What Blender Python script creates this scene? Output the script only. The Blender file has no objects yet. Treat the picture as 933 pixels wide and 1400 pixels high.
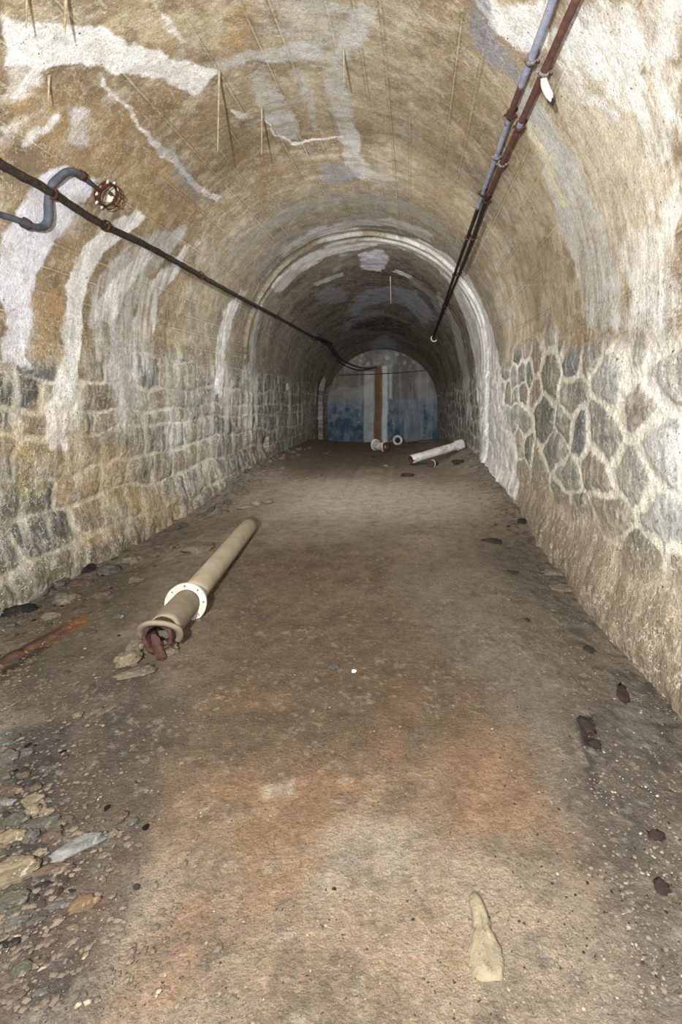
import bpy, bmesh, math, random
import numpy as np
from mathutils import Vector, Matrix, noise as mnoise

# ------------------------------------------------------------------ camera, world, light, exposure
SC = bpy.context.scene
COL = SC.collection
F = 700.0; CX, CY = 554.0, 548.0; CAMZ = 1.5        # focal length and vanishing point of the tunnel (933x1400 frame)
cam = bpy.data.cameras.new('camera'); camo = bpy.data.objects.new('camera', cam); COL.objects.link(camo)
cam.sensor_fit = 'VERTICAL'; cam.sensor_height = 36; cam.lens = 36*F/1400
cam.shift_x = (466.5-CX)/1400; cam.shift_y = -(700-CY)/1400
cam.clip_start = 0.05
camo.location = (0, 0, CAMZ); camo.rotation_euler = (math.pi/2, 0, 0)
SC.camera = camo
w = bpy.data.worlds.new('world'); SC.world = w; w.use_nodes = True
w.node_tree.nodes['Background'].inputs[0].default_value = (0.75, 0.85, 1, 1)
w.node_tree.nodes['Background'].inputs[1].default_value = 0.30
def lamp(name, loc, power, falloff, size, col=(1, 1, 1)):
    l = bpy.data.lights.new(name, 'POINT'); l.energy = power; l.shadow_soft_size = size; l.color = col
    l.use_nodes = True; nt = l.node_tree
    em = nt.nodes['Emission']; fo = nt.nodes.new('ShaderNodeLightFalloff'); fo.inputs['Strength'].default_value = 1.0
    nt.links.new(fo.outputs[falloff], em.inputs['Strength'])
    o = bpy.data.objects.new(name, l); COL.objects.link(o); o.location = loc
    return o
lamp('work_light', (-0.55, -0.55, 2.0), 112, 'Linear', 0.05, (1.0, 1.0, 1.0))
lamp('head_torch', (0.25, -0.45, 1.9), 80, 'Quadratic', 0.10, (0.93, 0.97, 1.0))
sp = bpy.data.lights.new('added_floor_spot', 'SPOT'); sp.energy = 400; sp.shadow_soft_size = 0.12; sp.spot_size = math.radians(112); sp.spot_blend = 1.0; sp.color = (0.97, 0.98, 1.0)  # added fill spot, no lamp of the tunnel; brightens the far floor
spo = bpy.data.objects.new('added_floor_spot', sp); COL.objects.link(spo); spo.location = (-0.75, 5.0, 4.1)
spo.rotation_euler = (Vector((-0.8, 13.0, 0.4))-Vector(spo.location)).to_track_quat('-Z', 'Y').to_euler()
vs = SC.view_settings
vs.view_transform = 'Standard'; vs.look = 'None'; vs.gamma = 1; vs.use_curve_mapping = False; vs.exposure = 1.55

# ------------------------------------------------------------------ numeric noise
def lin(c):
    c = np.asarray(c, float)/255.0
    return np.where(c <= 0.04045, c/12.92, ((c+0.055)/1.055)**2.4)
def _h(ix, iy, s):
    n = (ix.astype(np.int64)*374761393 + iy.astype(np.int64)*668265263 + s*1274126177) & 0x7fffffff
    n = ((n ^ (n >> 13))*1274126177) & 0x7fffffff
    n = ((n ^ (n >> 16))*2246822519) & 0x7fffffff
    return ((n ^ (n >> 15)) & 0xffffff)/float(0xffffff)
def vn(x, y, s=0):
    ix = np.floor(x); iy = np.floor(y); fx = x-ix; fy = y-iy
    fx = fx*fx*(3-2*fx); fy = fy*fy*(3-2*fy)
    a = _h(ix, iy, s); b = _h(ix+1, iy, s); c = _h(ix, iy+1, s); d = _h(ix+1, iy+1, s)
    return (a*(1-fx)+b*fx)*(1-fy)+(c*(1-fx)+d*fx)*fy
def fbm(x, y, s=0, o=4, g=0.5):
    t = 0; amp = 1; tot = 0
    for k in range(o):
        c, sn = math.cos(k*1.1), math.sin(k*1.1)
        t = t + amp*vn((x*c-y*sn)*2**k+17.3*k, (x*sn+y*c)*2**k+9.1*k, s+k*7); tot += amp; amp *= g
    return t/tot
def sm(a, b, x):
    t = np.clip((x-a)/(b-a), 0, 1); return t*t*(3-2*t)
def mixc(c, col, m):
    return c*(1-m[:, None]) + np.asarray(col)*m[:, None]
def worley(px, py, seeds, chunk=4000):
    """nearest and second nearest seed, true distance to the border between them"""
    N = len(px); i1 = np.zeros(N, int); edge = np.zeros(N)
    S = seeds
    for k in range(0, N, chunk):
        x = px[k:k+chunk, None]; y = py[k:k+chunk, None]
        d = (x-S[None, :, 0])**2 + (y-S[None, :, 1])**2
        idx = np.argpartition(d, 3, axis=1)[:, :4]
        dd = np.take_along_axis(d, idx, 1); o = np.argsort(dd, axis=1)
        idx = np.take_along_axis(idx, o, 1); dd = np.take_along_axis(dd, o, 1)
        i1[k:k+chunk] = idx[:, 0]
        e = np.full(len(x), 9.0)
        for q in (1, 2, 3):
            sep = np.hypot(S[idx[:, q], 0]-S[idx[:, 0], 0], S[idx[:, q], 1]-S[idx[:, 0], 1])+1e-6
            e = np.minimum(e, (dd[:, q]-dd[:, 0])/(2*sep))
        edge[k:k+chunk] = e
    return i1, edge

# ------------------------------------------------------------------ tunnel profile
YK = [-3, 3, 6, 10.7, 15, 22.9]
XR = [1.55, 1.56, 1.62, 1.72, 1.62, 1.50]
XL = [-3.4, -3.38, -3.32, -3.30, -3.36, -3.50]
ZS = [2.3, 2.3, 2.35, 2.45, 2.10, 1.32]
R0 = 2.5; YEND = 22.9
def prof(Y):
    xr = np.interp(Y, YK, XR); xl = np.interp(Y, YK, XL); zs = np.interp(Y, YK, ZS)
    return (xl+xr)/2, (xr-xl)/2, zs
def shell_a(X, Y, Z):
    """signed distance round the section, 0 at the crown, left negative"""
    xc, wd, zs = prof(Y)
    th = np.arctan2(np.maximum(Z-zs, 0), X-xc)
    a = (math.pi/2-th)*R0
    s = np.where(X > xc, 1, -1)
    return np.where(Z >= zs, a, s*(math.pi/2*R0 + (zs-Z)))
def shell_pt(a, Y):
    xc, wd, zs = prof(Y)
    h = math.pi/2*R0
    th = math.pi/2 - np.clip(a, -h, h)/R0
    X = xc+wd*np.cos(th); Z = zs+wd*np.sin(th)
    Z = Z - np.maximum(np.abs(a)-h, 0)
    return X, Z
def shell_n(a):
    h = math.pi/2*R0
    th = math.pi/2 - np.clip(a, -h, h)/R0
    return -np.cos(th), -np.sin(th)      # inward
def hit(px, py):
    """where the line of sight through a photo point meets the bare tunnel shell: a, Y, X, Z"""
    dx = (px-CX)/F; dz = (CY-py)/F
    Y = np.arange(0.8, 22.85, 0.01); X = dx*Y; Z = CAMZ+dz*Y
    xc, wd, zs = prof(Y)
    r = np.where(Z > zs, np.hypot(X-xc, Z-zs), np.abs(X-xc))
    k = np.argmax(r >= wd) if (r >= wd).any() else len(Y)-1
    return float(shell_a(X[k], Y[k], Z[k])), float(Y[k]), float(X[k]), float(Z[k])

# ------------------------------------------------------------------ ground height
def ground(X, Y):
    X = np.asarray(X, float); Y = np.asarray(Y, float)
    xc, wd, zs = prof(Y)
    dl = X-(xc-wd); dr = (xc+wd)-X
    h = 0.035*(fbm(X*0.9, Y*0.9, 5, 3)-0.5)
    lk = np.interp(Y, [2, 3.5, 5, 7.5, 9, 11, 13, 18, 22], [-0.10, -0.16, -0.22, -0.2, -0.02, 0.16, 0.16, 0.12, 0.0])
    rk = np.interp(Y, [1, 3, 5.2, 7.5, 10, 12.5, 15, 19, 22], [-0.05, -0.16, -0.13, 0.05, 0.18, 0.34, 0.2, 0.10, 0.0])
    h = h + lk*sm(1.5, 0.1, dl) + rk*sm(0.95, 0.1, dr)
    h = h + 0.07*sm(0.6, 0.0, dr)*(fbm(X*3.5, Y*3.5, 9, 4)-0.3) + 0.02*(fbm(X*2.2, Y*2.2, 14, 3)-0.5) + 0.06*sm(1.1, 0.0, dl)*(fbm(X*4, Y*4, 8, 3)-0.4)
    # wheel ruts towards the end of the path
    for xo in (-1.0, -0.35, -1.55):
        h = h - 0.014*np.exp(-((X-xo-0.03*np.sin(Y))/0.07)**2)*sm(5, 8, Y)
    h = h - 0.35*sm(18.2, 22.5, Y)
    return h
def gz(x, y): return float(ground(np.array([x]), np.array([y]))[0])
def on_floor(px, py):
    dx = (px-CX)/F; dz = (CY-py)/F
    Y = np.arange(0.9, 22.8, 0.01)
    z = CAMZ+dz*Y - ground(dx*Y, Y)
    k = int(np.argmax(z <= 0)) if (z <= 0).any() else len(Y)-1
    return dx*Y[k], Y[k], gz(dx*Y[k], Y[k])

# ------------------------------------------------------------------ stains: outlines laid on a surface in surface metres
def poly_mask(P, U, V, soft, warp):
    P = np.asarray(P, float)
    x0, y0 = P.min(0)-soft-0.5; x1, y1 = P.max(0)+soft+0.5
    out = np.zeros(len(U))
    k = np.where((U > x0) & (U < x1) & (V > y0) & (V < y1))[0]
    if len(k) == 0: return out
    wx, wy = warp
    u = U[k]+wx[k]; v = V[k]+wy[k]
    ins = np.zeros(len(k), bool); d = np.full(len(k), 1e9)
    n = len(P)
    for i in range(n):
        ax, ay = P[i]; bx, by = P[(i+1) % n]
        if abs(by-ay) > 1e-9:
            c = ((ay > v) != (by > v)) & (u < (bx-ax)*(v-ay)/(by-ay)+ax); ins ^= c
        ex, ey = bx-ax, by-ay; L = ex*ex+ey*ey+1e-12
        t = np.clip(((u-ax)*ex+(v-ay)*ey)/L, 0, 1)
        d = np.minimum(d, np.hypot(u-ax-t*ex, v-ay-t*ey))
    sd = np.where(ins, d, -d)
    out[k] = sm(-soft, soft, sd)
    return out
def stroke_outline(pts):
    L, R = [], []
    for i, (x, y, wd) in enumerate(pts):
        x0, y0 = pts[max(i-1, 0)][:2]; x1, y1 = pts[min(i+1, len(pts)-1)][:2]
        dx, dy = x1-x0, y1-y0; n = math.hypot(dx, dy) or 1
        L.append((x-dy/n*wd/2, y+dx/n*wd/2)); R.append((x+dy/n*wd/2, y-dx/n*wd/2))
    return L+R[::-1]
def densify(P, n=3):
    out = []
    for i in range(len(P)):
        a = P[i]; b = P[(i+1) % len(P)]
        for k in range(n): out.append((a[0]+(b[0]-a[0])*k/n, a[1]+(b[1]-a[1])*k/n))
    return out

# ------------------------------------------------------------------ materials
def nodes(m):
    m.use_nodes = True; nt = m.node_tree
    return nt, nt.nodes, nt.links, nt.nodes['Principled BSDF']
def surf_mat(name, fine, spec=0.25, bump=0.35, bscale=60, rough=0.85, contrast=0.30, stretch=(1, 1, 1), speck=None, veins=None):
    """surface whose large pattern of stone, mortar and stains is stored on the mesh; grain is added here"""
    m = bpy.data.materials.new(name); nt, N, L, B = nodes(m)
    at = N.new('ShaderNodeAttribute'); at.attribute_name = 'Col'
    tc = N.new('ShaderNodeTexCoord'); mp = N.new('ShaderNodeMapping'); mp.inputs['Scale'].default_value = stretch
    L.new(tc.outputs['Object'], mp.inputs[0])
    n1 = N.new('ShaderNodeTexNoise'); n1.inputs['Scale'].default_value = fine; n1.inputs['Detail'].default_value = 7; n1.inputs['Roughness'].default_value = 0.72
    n2 = N.new('ShaderNodeTexNoise'); n2.inputs['Scale'].default_value = fine*0.17; n2.inputs['Detail'].default_value = 5; n2.inputs['Roughness'].default_value = 0.65
    L.new(mp.outputs[0], n1.inputs[0]); L.new(mp.outputs[0], n2.inputs[0])
    r1 = N.new('ShaderNodeMapRange'); r1.inputs[1].default_value = 0.28; r1.inputs[2].default_value = 0.72
    r1.inputs[3].default_value = 1-contrast; r1.inputs[4].default_value = 1+contrast
    L.new(n1.outputs[0], r1.inputs[0])
    r2 = N.new('ShaderNodeMapRange'); r2.inputs[1].default_value = 0.3; r2.inputs[2].default_value = 0.7
    r2.inputs[3].default_value = 1-contrast*0.6; r2.inputs[4].default_value = 1+contrast*0.6
    L.new(n2.outputs[0], r2.inputs[0])
    mu = N.new('ShaderNodeMath'); mu.operation = 'MULTIPLY'; L.new(r1.outputs[0], mu.inputs[0]); L.new(r2.outputs[0], mu.inputs[1])
    vm = N.new('ShaderNodeVectorMath'); vm.operation = 'SCALE'; L.new(at.outputs['Color'], vm.inputs[0]); L.new(mu.outputs[0], vm.inputs['Scale'])
    n3 = N.new('ShaderNodeTexNoise'); n3.inputs['Scale'].default_value = fine*4.2; n3.inputs['Detail'].default_value = 4; n3.inputs['Roughness'].default_value = 0.8
    L.new(tc.outputs['Object'], n3.inputs[0])
    r3 = N.new('ShaderNodeMapRange'); r3.inputs[1].default_value = 0.35; r3.inputs[2].default_value = 0.65
    r3.inputs[3].default_value = 1-contrast*0.8; r3.inputs[4].default_value = 1+contrast*0.8; L.new(n3.outputs[0], r3.inputs[0])
    v3 = N.new('ShaderNodeVectorMath'); v3.operation = 'SCALE'; L.new(vm.outputs[0], v3.inputs[0]); L.new(r3.outputs[0], v3.inputs['Scale'])
    last = v3.outputs[0]
    for sc, wd_, colr, st_ in (veins or ()):
        v = N.new('ShaderNodeTexNoise'); v.inputs['Scale'].default_value = sc; v.inputs['Detail'].default_value = 6; v.inputs['Roughness'].default_value = 0.6
        L.new(tc.outputs['Object'], v.inputs[0])
        sb = N.new('ShaderNodeMath'); sb.operation = 'SUBTRACT'; sb.inputs[1].default_value = 0.5; L.new(v.outputs[0], sb.inputs[0])
        ab = N.new('ShaderNodeMath'); ab.operation = 'ABSOLUTE'; L.new(sb.outputs[0], ab.inputs[0])
        r = N.new('ShaderNodeMapRange'); r.inputs[1].default_value = wd_; r.inputs[2].default_value = wd_*0.3; r.inputs[3].default_value = 0; r.inputs[4].default_value = st_; L.new(ab.outputs[0], r.inputs[0])
        g = N.new('ShaderNodeMath'); g.operation = 'MULTIPLY'; g.use_clamp = True; L.new(r.outputs[0], g.inputs[0]); L.new(r2.outputs[0], g.inputs[1])
        mx = N.new('ShaderNodeMix'); mx.data_type = 'RGBA'; L.new(g.outputs[0], mx.inputs[0]); L.new(last, mx.inputs[6]); mx.inputs[7].default_value = (*lin(colr), 1); last = mx.outputs[2]
    if speck:
        for sc, thr, colr in speck:
            v = N.new('ShaderNodeTexNoise'); v.inputs['Scale'].default_value = sc; v.inputs['Detail'].default_value = 3
            L.new(tc.outputs['Object'], v.inputs[0])
            r = N.new('ShaderNodeMapRange'); r.inputs[1].default_value = thr; r.inputs[2].default_value = thr+0.05
            L.new(v.outputs[0], r.inputs[0])
            mx = N.new('ShaderNodeMix'); mx.data_type = 'RGBA'; L.new(r.outputs[0], mx.inputs[0])
            L.new(last, mx.inputs[6]); mx.inputs[7].default_value = (*lin(colr), 1); last = mx.outputs[2]
    L.new(last, B.inputs['Base Color'])
    nb = N.new('ShaderNodeTexNoise'); nb.inputs['Scale'].default_value = bscale; nb.inputs['Detail'].default_value = 6; nb.inputs['Roughness'].default_value = 0.7
    L.new(tc.outputs['Object'], nb.inputs[0])
    bp = N.new('ShaderNodeBump'); bp.inputs['Strength'].default_value = bump; bp.inputs['Distance'].default_value = 0.02
    L.new(nb.outputs[0], bp.inputs['Height']); L.new(bp.outputs[0], B.inputs['Normal'])
    B.inputs['Roughness'].default_value = rough; B.inputs['Specular IOR Level'].default_value = spec
    return m
def obj_mat(name, c1, c2, scale=12, c3=None, thr3=0.6, rough=0.8, metal=0, bump=0.4, bscale=None, spec=0.3, sharp=0.12, scale3=None):
    m = bpy.data.materials.new(name); nt, N, L, B = nodes(m)
    tc = N.new('ShaderNodeTexCoord')
    def nz(s, d=6):
        n = N.new('ShaderNodeTexNoise'); n.inputs['Scale'].default_value = s; n.inputs['Detail'].default_value = d; n.inputs['Roughness'].default_value = 0.65
        L.new(tc.outputs['Object'], n.inputs[0]); return n
    a = nz(scale); r = N.new('ShaderNodeMapRange'); r.inputs[1].default_value = 0.5-sharp; r.inputs[2].default_value = 0.5+sharp; L.new(a.outputs[0], r.inputs[0])
    mx = N.new('ShaderNodeMix'); mx.data_type = 'RGBA'; L.new(r.outputs[0], mx.inputs[0])
    mx.inputs[6].default_value = (*lin(c1), 1); mx.inputs[7].default_value = (*lin(c2), 1); last = mx.outputs[2]
    if c3 is not None:
        b = nz(scale3 or scale*2.3); r = N.new('ShaderNodeMapRange'); r.inputs[1].default_value = thr3; r.inputs[2].default_value = thr3+0.06; L.new(b.outputs[0], r.inputs[0])
        m2 = N.new('ShaderNodeMix'); m2.data_type = 'RGBA'; L.new(r.outputs[0], m2.inputs[0]); L.new(last, m2.inputs[6]); m2.inputs[7].default_value = (*lin(c3), 1); last = m2.outputs[2]
    L.new(last, B.inputs['Base Color'])
    nb = nz(bscale or scale*6); bp = N.new('ShaderNodeBump'); bp.inputs['Strength'].default_value = bump; bp.inputs['Distance'].default_value = 0.01
    L.new(nb.outputs[0], bp.inputs['Height']); L.new(bp.outputs[0], B.inputs['Normal'])
    B.inputs['Roughness'].default_value = rough; B.inputs['Metallic'].default_value = metal; B.inputs['Specular IOR Level'].default_value = spec
    return m
M_vault = surf_mat('board marked concrete', 26, bump=0.8, bscale=45, contrast=0.30, speck=[(38, 0.68, (84, 74, 60)), (70, 0.68, (225, 220, 208))], veins=[(5, 0.012, (214, 208, 194), 0.5), (11, 0.012, (96, 84, 68), 0.35)])
M_stone = surf_mat('rubble masonry', 24, bump=1.0, bscale=38, contrast=0.38, speck=[(40, 0.66, (80, 74, 64)), (60, 0.66, (226, 221, 208))], veins=[(6, 0.014, (224, 218, 204), 0.55), (13, 0.012, (80, 74, 66), 0.5)])
M_earth = surf_mat('trodden earth', 40, bump=1.0, bscale=75, contrast=0.32, spec=0.12, speck=[(85, 0.66, (66, 58, 50)), (120, 0.70, (196, 186, 168))])
M_end = surf_mat('painted end wall', 16, bump=0.35, bscale=25, contrast=0.28, speck=[(14, 0.70, (175, 175, 165))])

# ------------------------------------------------------------------ mesh helpers
def tagset(o, label=None, cat=None, group=None, kind=None):
    if label: o['label'] = label
    if cat: o['category'] = cat
    if group: o['group'] = group
    if kind: o['kind'] = kind
    return o
def mesh_obj(name, verts, faces, mat, parent=None, smooth=True, loc=None):
    me = bpy.data.meshes.new(name); me.from_pydata([tuple(v) for v in verts], [], faces); me.update()
    if smooth: me.polygons.foreach_set('use_smooth', [True]*len(me.polygons))
    if mat: me.materials.append(mat)
    o = bpy.data.objects.new(name, me); COL.objects.link(o)
    if parent: o.parent = parent
    if loc is not None: o.location = loc
    return o
def grid_obj(name, P, C, mat, flip=False):
    n, m = P.shape[:2]
    me = bpy.data.meshes.new(name)
    nv = n*m; me.vertices.add(nv); me.vertices.foreach_set('co', P.reshape(-1).astype(np.float32))
    i, j = np.meshgrid(np.arange(n-1), np.arange(m-1), indexing='ij')
    q = np.stack([i*m+j, i*m+j+1, (i+1)*m+j+1, (i+1)*m+j], -1).reshape(-1, 4)
    if flip: q = q[:, ::-1]
    nf = len(q); me.loops.add(nf*4); me.loops.foreach_set('vertex_index', q.reshape(-1).astype(np.int32))
    me.polygons.add(nf); me.polygons.foreach_set('loop_start', (np.arange(nf)*4).astype(np.int32))
    me.polygons.foreach_set('use_smooth', np.ones(nf, bool)); me.update(calc_edges=True); me.validate()
    at = me.color_attributes.new('Col', 'FLOAT_COLOR', 'POINT')
    c = np.ones((nv, 4), np.float32); c[:, :3] = np.clip(C.reshape(-1, 3), 0, 0.92); at.data.foreach_set('color', c.reshape(-1))
    me.materials.append(mat)
    o = bpy.data.objects.new(name, me); COL.objects.link(o); o['kind'] = 'structure'
    return o
#STRUCT
# ================================================================== TUNNEL SHELL
W = lin((240, 240, 238)); BW = lin((226, 227, 236)); GW = lin((198, 198, 194)); GR = lin((150, 147, 138)); CR = lin((220, 208, 178))
DK = lin((62, 54, 46)); BG = lin((146, 148, 158)); OC = lin((176, 148, 106)); OL = lin((96, 94, 74))
S = []   # (outline in photo points, colour, strength, softness m, streakiness)
def pol(P, c, s, soft=0.06, st=0.5): S.append((densify(P), c, s, soft, st))
def brush(P, c, s, soft=0.06, st=0.5): S.append((densify(stroke_outline(P), 2), c, s, soft, st))
# ochre and pale washes first
pol([(0, 120), (130, 120), (210, 190), (290, 290), (200, 320), (120, 240), (0, 210)], OC, 0.45, 0.25, 0.2)
pol([(300, 0), (350, 0), (345, 70), (305, 60)], OC, 0.5, 0.15, 0.3)
pol([(170, 110), (300, 140), (400, 240), (360, 300), (260, 210)], lin((142, 120, 88)), 0.5, 0.3, 0.2)
brush([(340, 0, 60), (300, 70, 60)], OC, 0.4, 0.2, 0.5)
pol([(0, 0), (330, 0), (300, 60), (200, 60), (100, 30), (0, 30)], CR, 0.4, 0.2, 0.6)
pol([(380, 0), (520, 0), (500, 60), (380, 70)], GW, 0.45, 0.15, 0.7)
pol([(700, 330), (933, 330), (933, 120), (800, 130), (730, 150)], lin((198, 186, 160)), 0.6, 0.3, 0.5)
pol([(760, 60), (933, 40), (933, 420), (830, 400), (790, 250)], lin((216, 208, 190)), 0.6, 0.3, 0.45)
pol([(850, 60), (933, 90), (933, 260), (880, 220)], W, 0.55, 0.15, 0.6)
pol([(560, 110), (640, 110), (640, 330), (560, 300)], lin((150, 126, 92)), 0.5, 0.3, 0.4)
# big efflorescence, upper left
pol([(0, 18), (60, 34), (130, 26), (180, 58), (240, 82), (300, 98), (266, 131), (228, 115), (180, 98), (130, 88), (60, 98), (0, 92)], W, 0.97, 0.05, 0.15)
pol([(0, 60), (60, 90), (40, 120), (0, 150)], W, 0.7, 0.1, 0.5)
pol([(20, 185), (80, 150), (85, 160), (30, 205)], W, 0.7, 0.05, 0.5)
pol([(0, 175), (60, 130), (20, 180), (0, 200)], W, 0.7, 0.06, 0.5)
brush([(300, 94, 14), (345, 74, 18), (400, 72, 22), (455, 76, 26), (490, 40, 30), (505, 0, 30)], GW, 0.8, 0.06, 0.3)
brush([(205, 0, 10), (225, 25, 12), (250, 55, 6)], W, 0.6, 0.05, 0.5)
brush([(350, 97, 20), (372, 140, 40), (400, 188, 30)], GW, 0.75, 0.05, 0.5)
brush([(402, 92, 16), (420, 130, 20), (432, 178, 10)], GW, 0.7, 0.05, 0.5)
brush([(455, 88, 24), (468, 150, 34), (480, 215, 26), (500, 245, 14)], GW, 0.8, 0.06, 0.5)
pol([(435, 222), (470, 225), (500, 240), (470, 250), (440, 245)], BG, 0.6, 0.08, 0.3)
brush([(135, 98, 4), (160, 135, 7), (200, 180, 6), (225, 205, 16), (255, 240, 8), (300, 276, 12)], W, 0.75, 0.02, 0.55)
brush([(225, 195, 20), (260, 250, 24), (275, 275, 18)], BG, 0.5, 0.08, 0.5)
brush([(355, 150, 2), (375, 185, 3), (400, 196, 3), (465, 186, 3)], W, 0.85, 0.012, 0.2)
pol([(322, 148), (345, 150), (350, 160), (325, 158)], W, 0.6, 0.04, 0.5)
brush([(470, 175, 14), (500, 235, 12), (538, 248, 10), (510, 255, 10)], GW, 0.6, 0.05, 0.5)
# left side white runs
pol([(0, 330), (20, 290), (50, 245), (95, 222), (135, 238), (100, 290), (72, 330), (52, 380), (42, 440), (40, 500), (0, 500)], BW, 0.97, 0.05, 0.15)
pol([(92, 145), (125, 150), (122, 200), (100, 195)], BW, 0.6, 0.08, 0.5)
brush([(190, 292, 20), (150, 322, 26), (120, 350, 26), (104, 380, 28), (100, 440, 26), (92, 495, 22), (82, 560, 42), (75, 610, 24)], W, 0.95, 0.04, 0.35)
brush([(255, 315, 16), (205, 345, 46), (165, 385, 60), (150, 440, 60), (165, 505, 50), (180, 600, 20)], GW, 0.8, 0.10, 0.7)
brush([(200, 345, 18), (160, 395, 26), (140, 440, 22)], W, 0.75, 0.05, 0.5)
brush([(270, 330, 10), (205, 400, 26), (190, 470, 40), (190, 520, 26)], W, 0.55, 0.06, 0.8)
brush([(335, 395, 10), (312, 430, 16), (300, 480, 14), (297, 540, 14)], W, 0.75, 0.10, 0.5)
brush([(355, 415, 8), (345, 460, 10), (342, 520, 10)], GW, 0.55, 0.12, 0.6)
pol([(45, 400), (88, 400), (85, 478), (48, 480)], OC, 0.6, 0.12, 0.2)
# rings
brush([(320, 350, 14), (350, 320, 16), (390, 296, 16), (440, 278, 14), (500, 270, 12), (560, 282, 14), (600, 310, 14), (625, 350, 10)], GR, 0.85, 0.10, 0.35)
brush([(350, 380, 20), (372, 350, 22), (410, 326, 22), (450, 310, 18), (500, 300, 14)], GR, 0.6, 0.12, 0.6)
brush([(375, 395, 14), (405, 365, 16), (445, 342, 14), (490, 332, 12), (530, 326, 12), (570, 335, 16), (600, 352, 20), (630, 385, 26), (655, 440, 30), (668, 500, 32), (676, 560, 36), (684, 620, 44), (690, 680, 50)], lin((216, 214, 208)), 0.95, 0.09, 0.45)
brush([(350, 440, 10), (370, 400, 10), (400, 370, 8)], GR, 0.5, 0.15, 0.7)
# further damp patches on the far vault
pol([(405, 430), (430, 380), (500, 350), (560, 350), (610, 390), (630, 450), (600, 500), (545, 478), (500, 478), (450, 500)], DK, 0.45, 0.6, 0.7)
pol([(488, 344), (520, 338), (536, 352), (522, 368), (494, 366)], BW, 0.9, 0.12, 0.4)
brush([(432, 386, 5), (470, 372, 5)], GW, 0.9, 0.05, 0.4)
brush([(385, 345, 10), (430, 318, 12), (480, 306, 10), (540, 304, 10), (590, 326, 12)], GW, 0.7, 0.12, 0.5)
pol([(420, 320), (470, 300), (500, 318), (450, 338)], GW, 0.6, 0.15, 0.4)
pol([(495, 280), (530, 274), (535, 296), (505, 300)], GR, 0.6, 0.15, 0.4)
brush([(445, 300, 8), (470, 345, 10), (455, 370, 8)], GW, 0.5, 0.12, 0.6)
brush([(600, 400, 8), (625, 450, 10), (640, 520, 10), (645, 580, 8)], GW, 0.55, 0.15, 0.7)
brush([(560, 380, 8), (590, 400, 8), (612, 440, 8)], GR, 0.6, 0.15, 0.6)
pol([(430, 400), (450, 388), (480, 395), (470, 412), (440, 415)], BG, 0.6, 0.15, 0.4)
brush([(540, 368, 5), (562, 376, 5)], W, 0.9, 0.05, 0.4)
brush([(478, 430, 16), (495, 408, 22), (530, 400, 22), (565, 408, 24), (590, 440, 22)], BG, 0.85, 0.25, 0.4)
brush([(470, 446, 10), (500, 432, 16), (530, 428, 12)], BG, 0.6, 0.25, 0.4)
brush([(506, 474, 12), (525, 465, 16), (545, 472, 10)], BG, 0.8, 0.25, 0.4)
brush([(480, 445, 12), (520, 440, 22), (560, 450, 16)], lin((44, 36, 30)), 0.8, 0.3, 0.4)
# right side
pol([(650, 0), (765, 0), (752, 70), (715, 70), (680, 40)], W, 0.97, 0.05, 0.15)
pol([(790, 0), (933, 0), (933, 90), (880, 90), (870, 150), (830, 130), (790, 95), (765, 55)], W, 0.75, 0.1, 0.35)
brush([(650, 0, 34), (662, 50, 34), (690, 92, 28), (712, 110, 16)], BG, 0.75, 0.07, 0.5)
brush([(712, 130, 20), (745, 190, 34), (775, 260, 50), (800, 320, 56), (820, 380, 56), (835, 450, 60)], lin((196, 196, 192)), 0.92, 0.08, 0.5)
brush([(770, 90, 18), (800, 130, 16), (840, 160, 10)], W, 0.7, 0.05, 0.6)
brush([(720, 170, 8), (750, 225, 14), (770, 280, 10)], lin((222, 214, 176)), 0.75, 0.05, 0.6)
pol([(850, 330), (933, 260), (933, 470), (860, 440)], W, 0.55, 0.2, 0.6)
pol([(850, 390), (933, 385), (933, 700), (880, 600), (840, 470)], W, 0.35, 0.2, 0.7)
pol([(918, 355), (933, 350), (933, 395), (918, 392)], lin((166, 136, 108)), 0.8, 0.05, 0.3)
# wear low on the walls
pol([(0, 640), (45, 640), (60, 700), (0, 720)], OL, 0.55, 0.12, 0.4)
pol([(0, 560), (80, 540), (200, 640), (260, 700), (230, 720), (0, 660)], lin((188, 158, 104)), 0.28, 0.3, 0.4)
pol([(215, 480), (290, 470), (290, 580), (240, 560)], lin((96, 98, 92)), 0.4, 0.25, 0.4)
pol([(100, 740), (230, 725), (230, 770), (100, 800)], lin((92, 92, 86)), 0.6, 0.1, 0.3)

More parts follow.
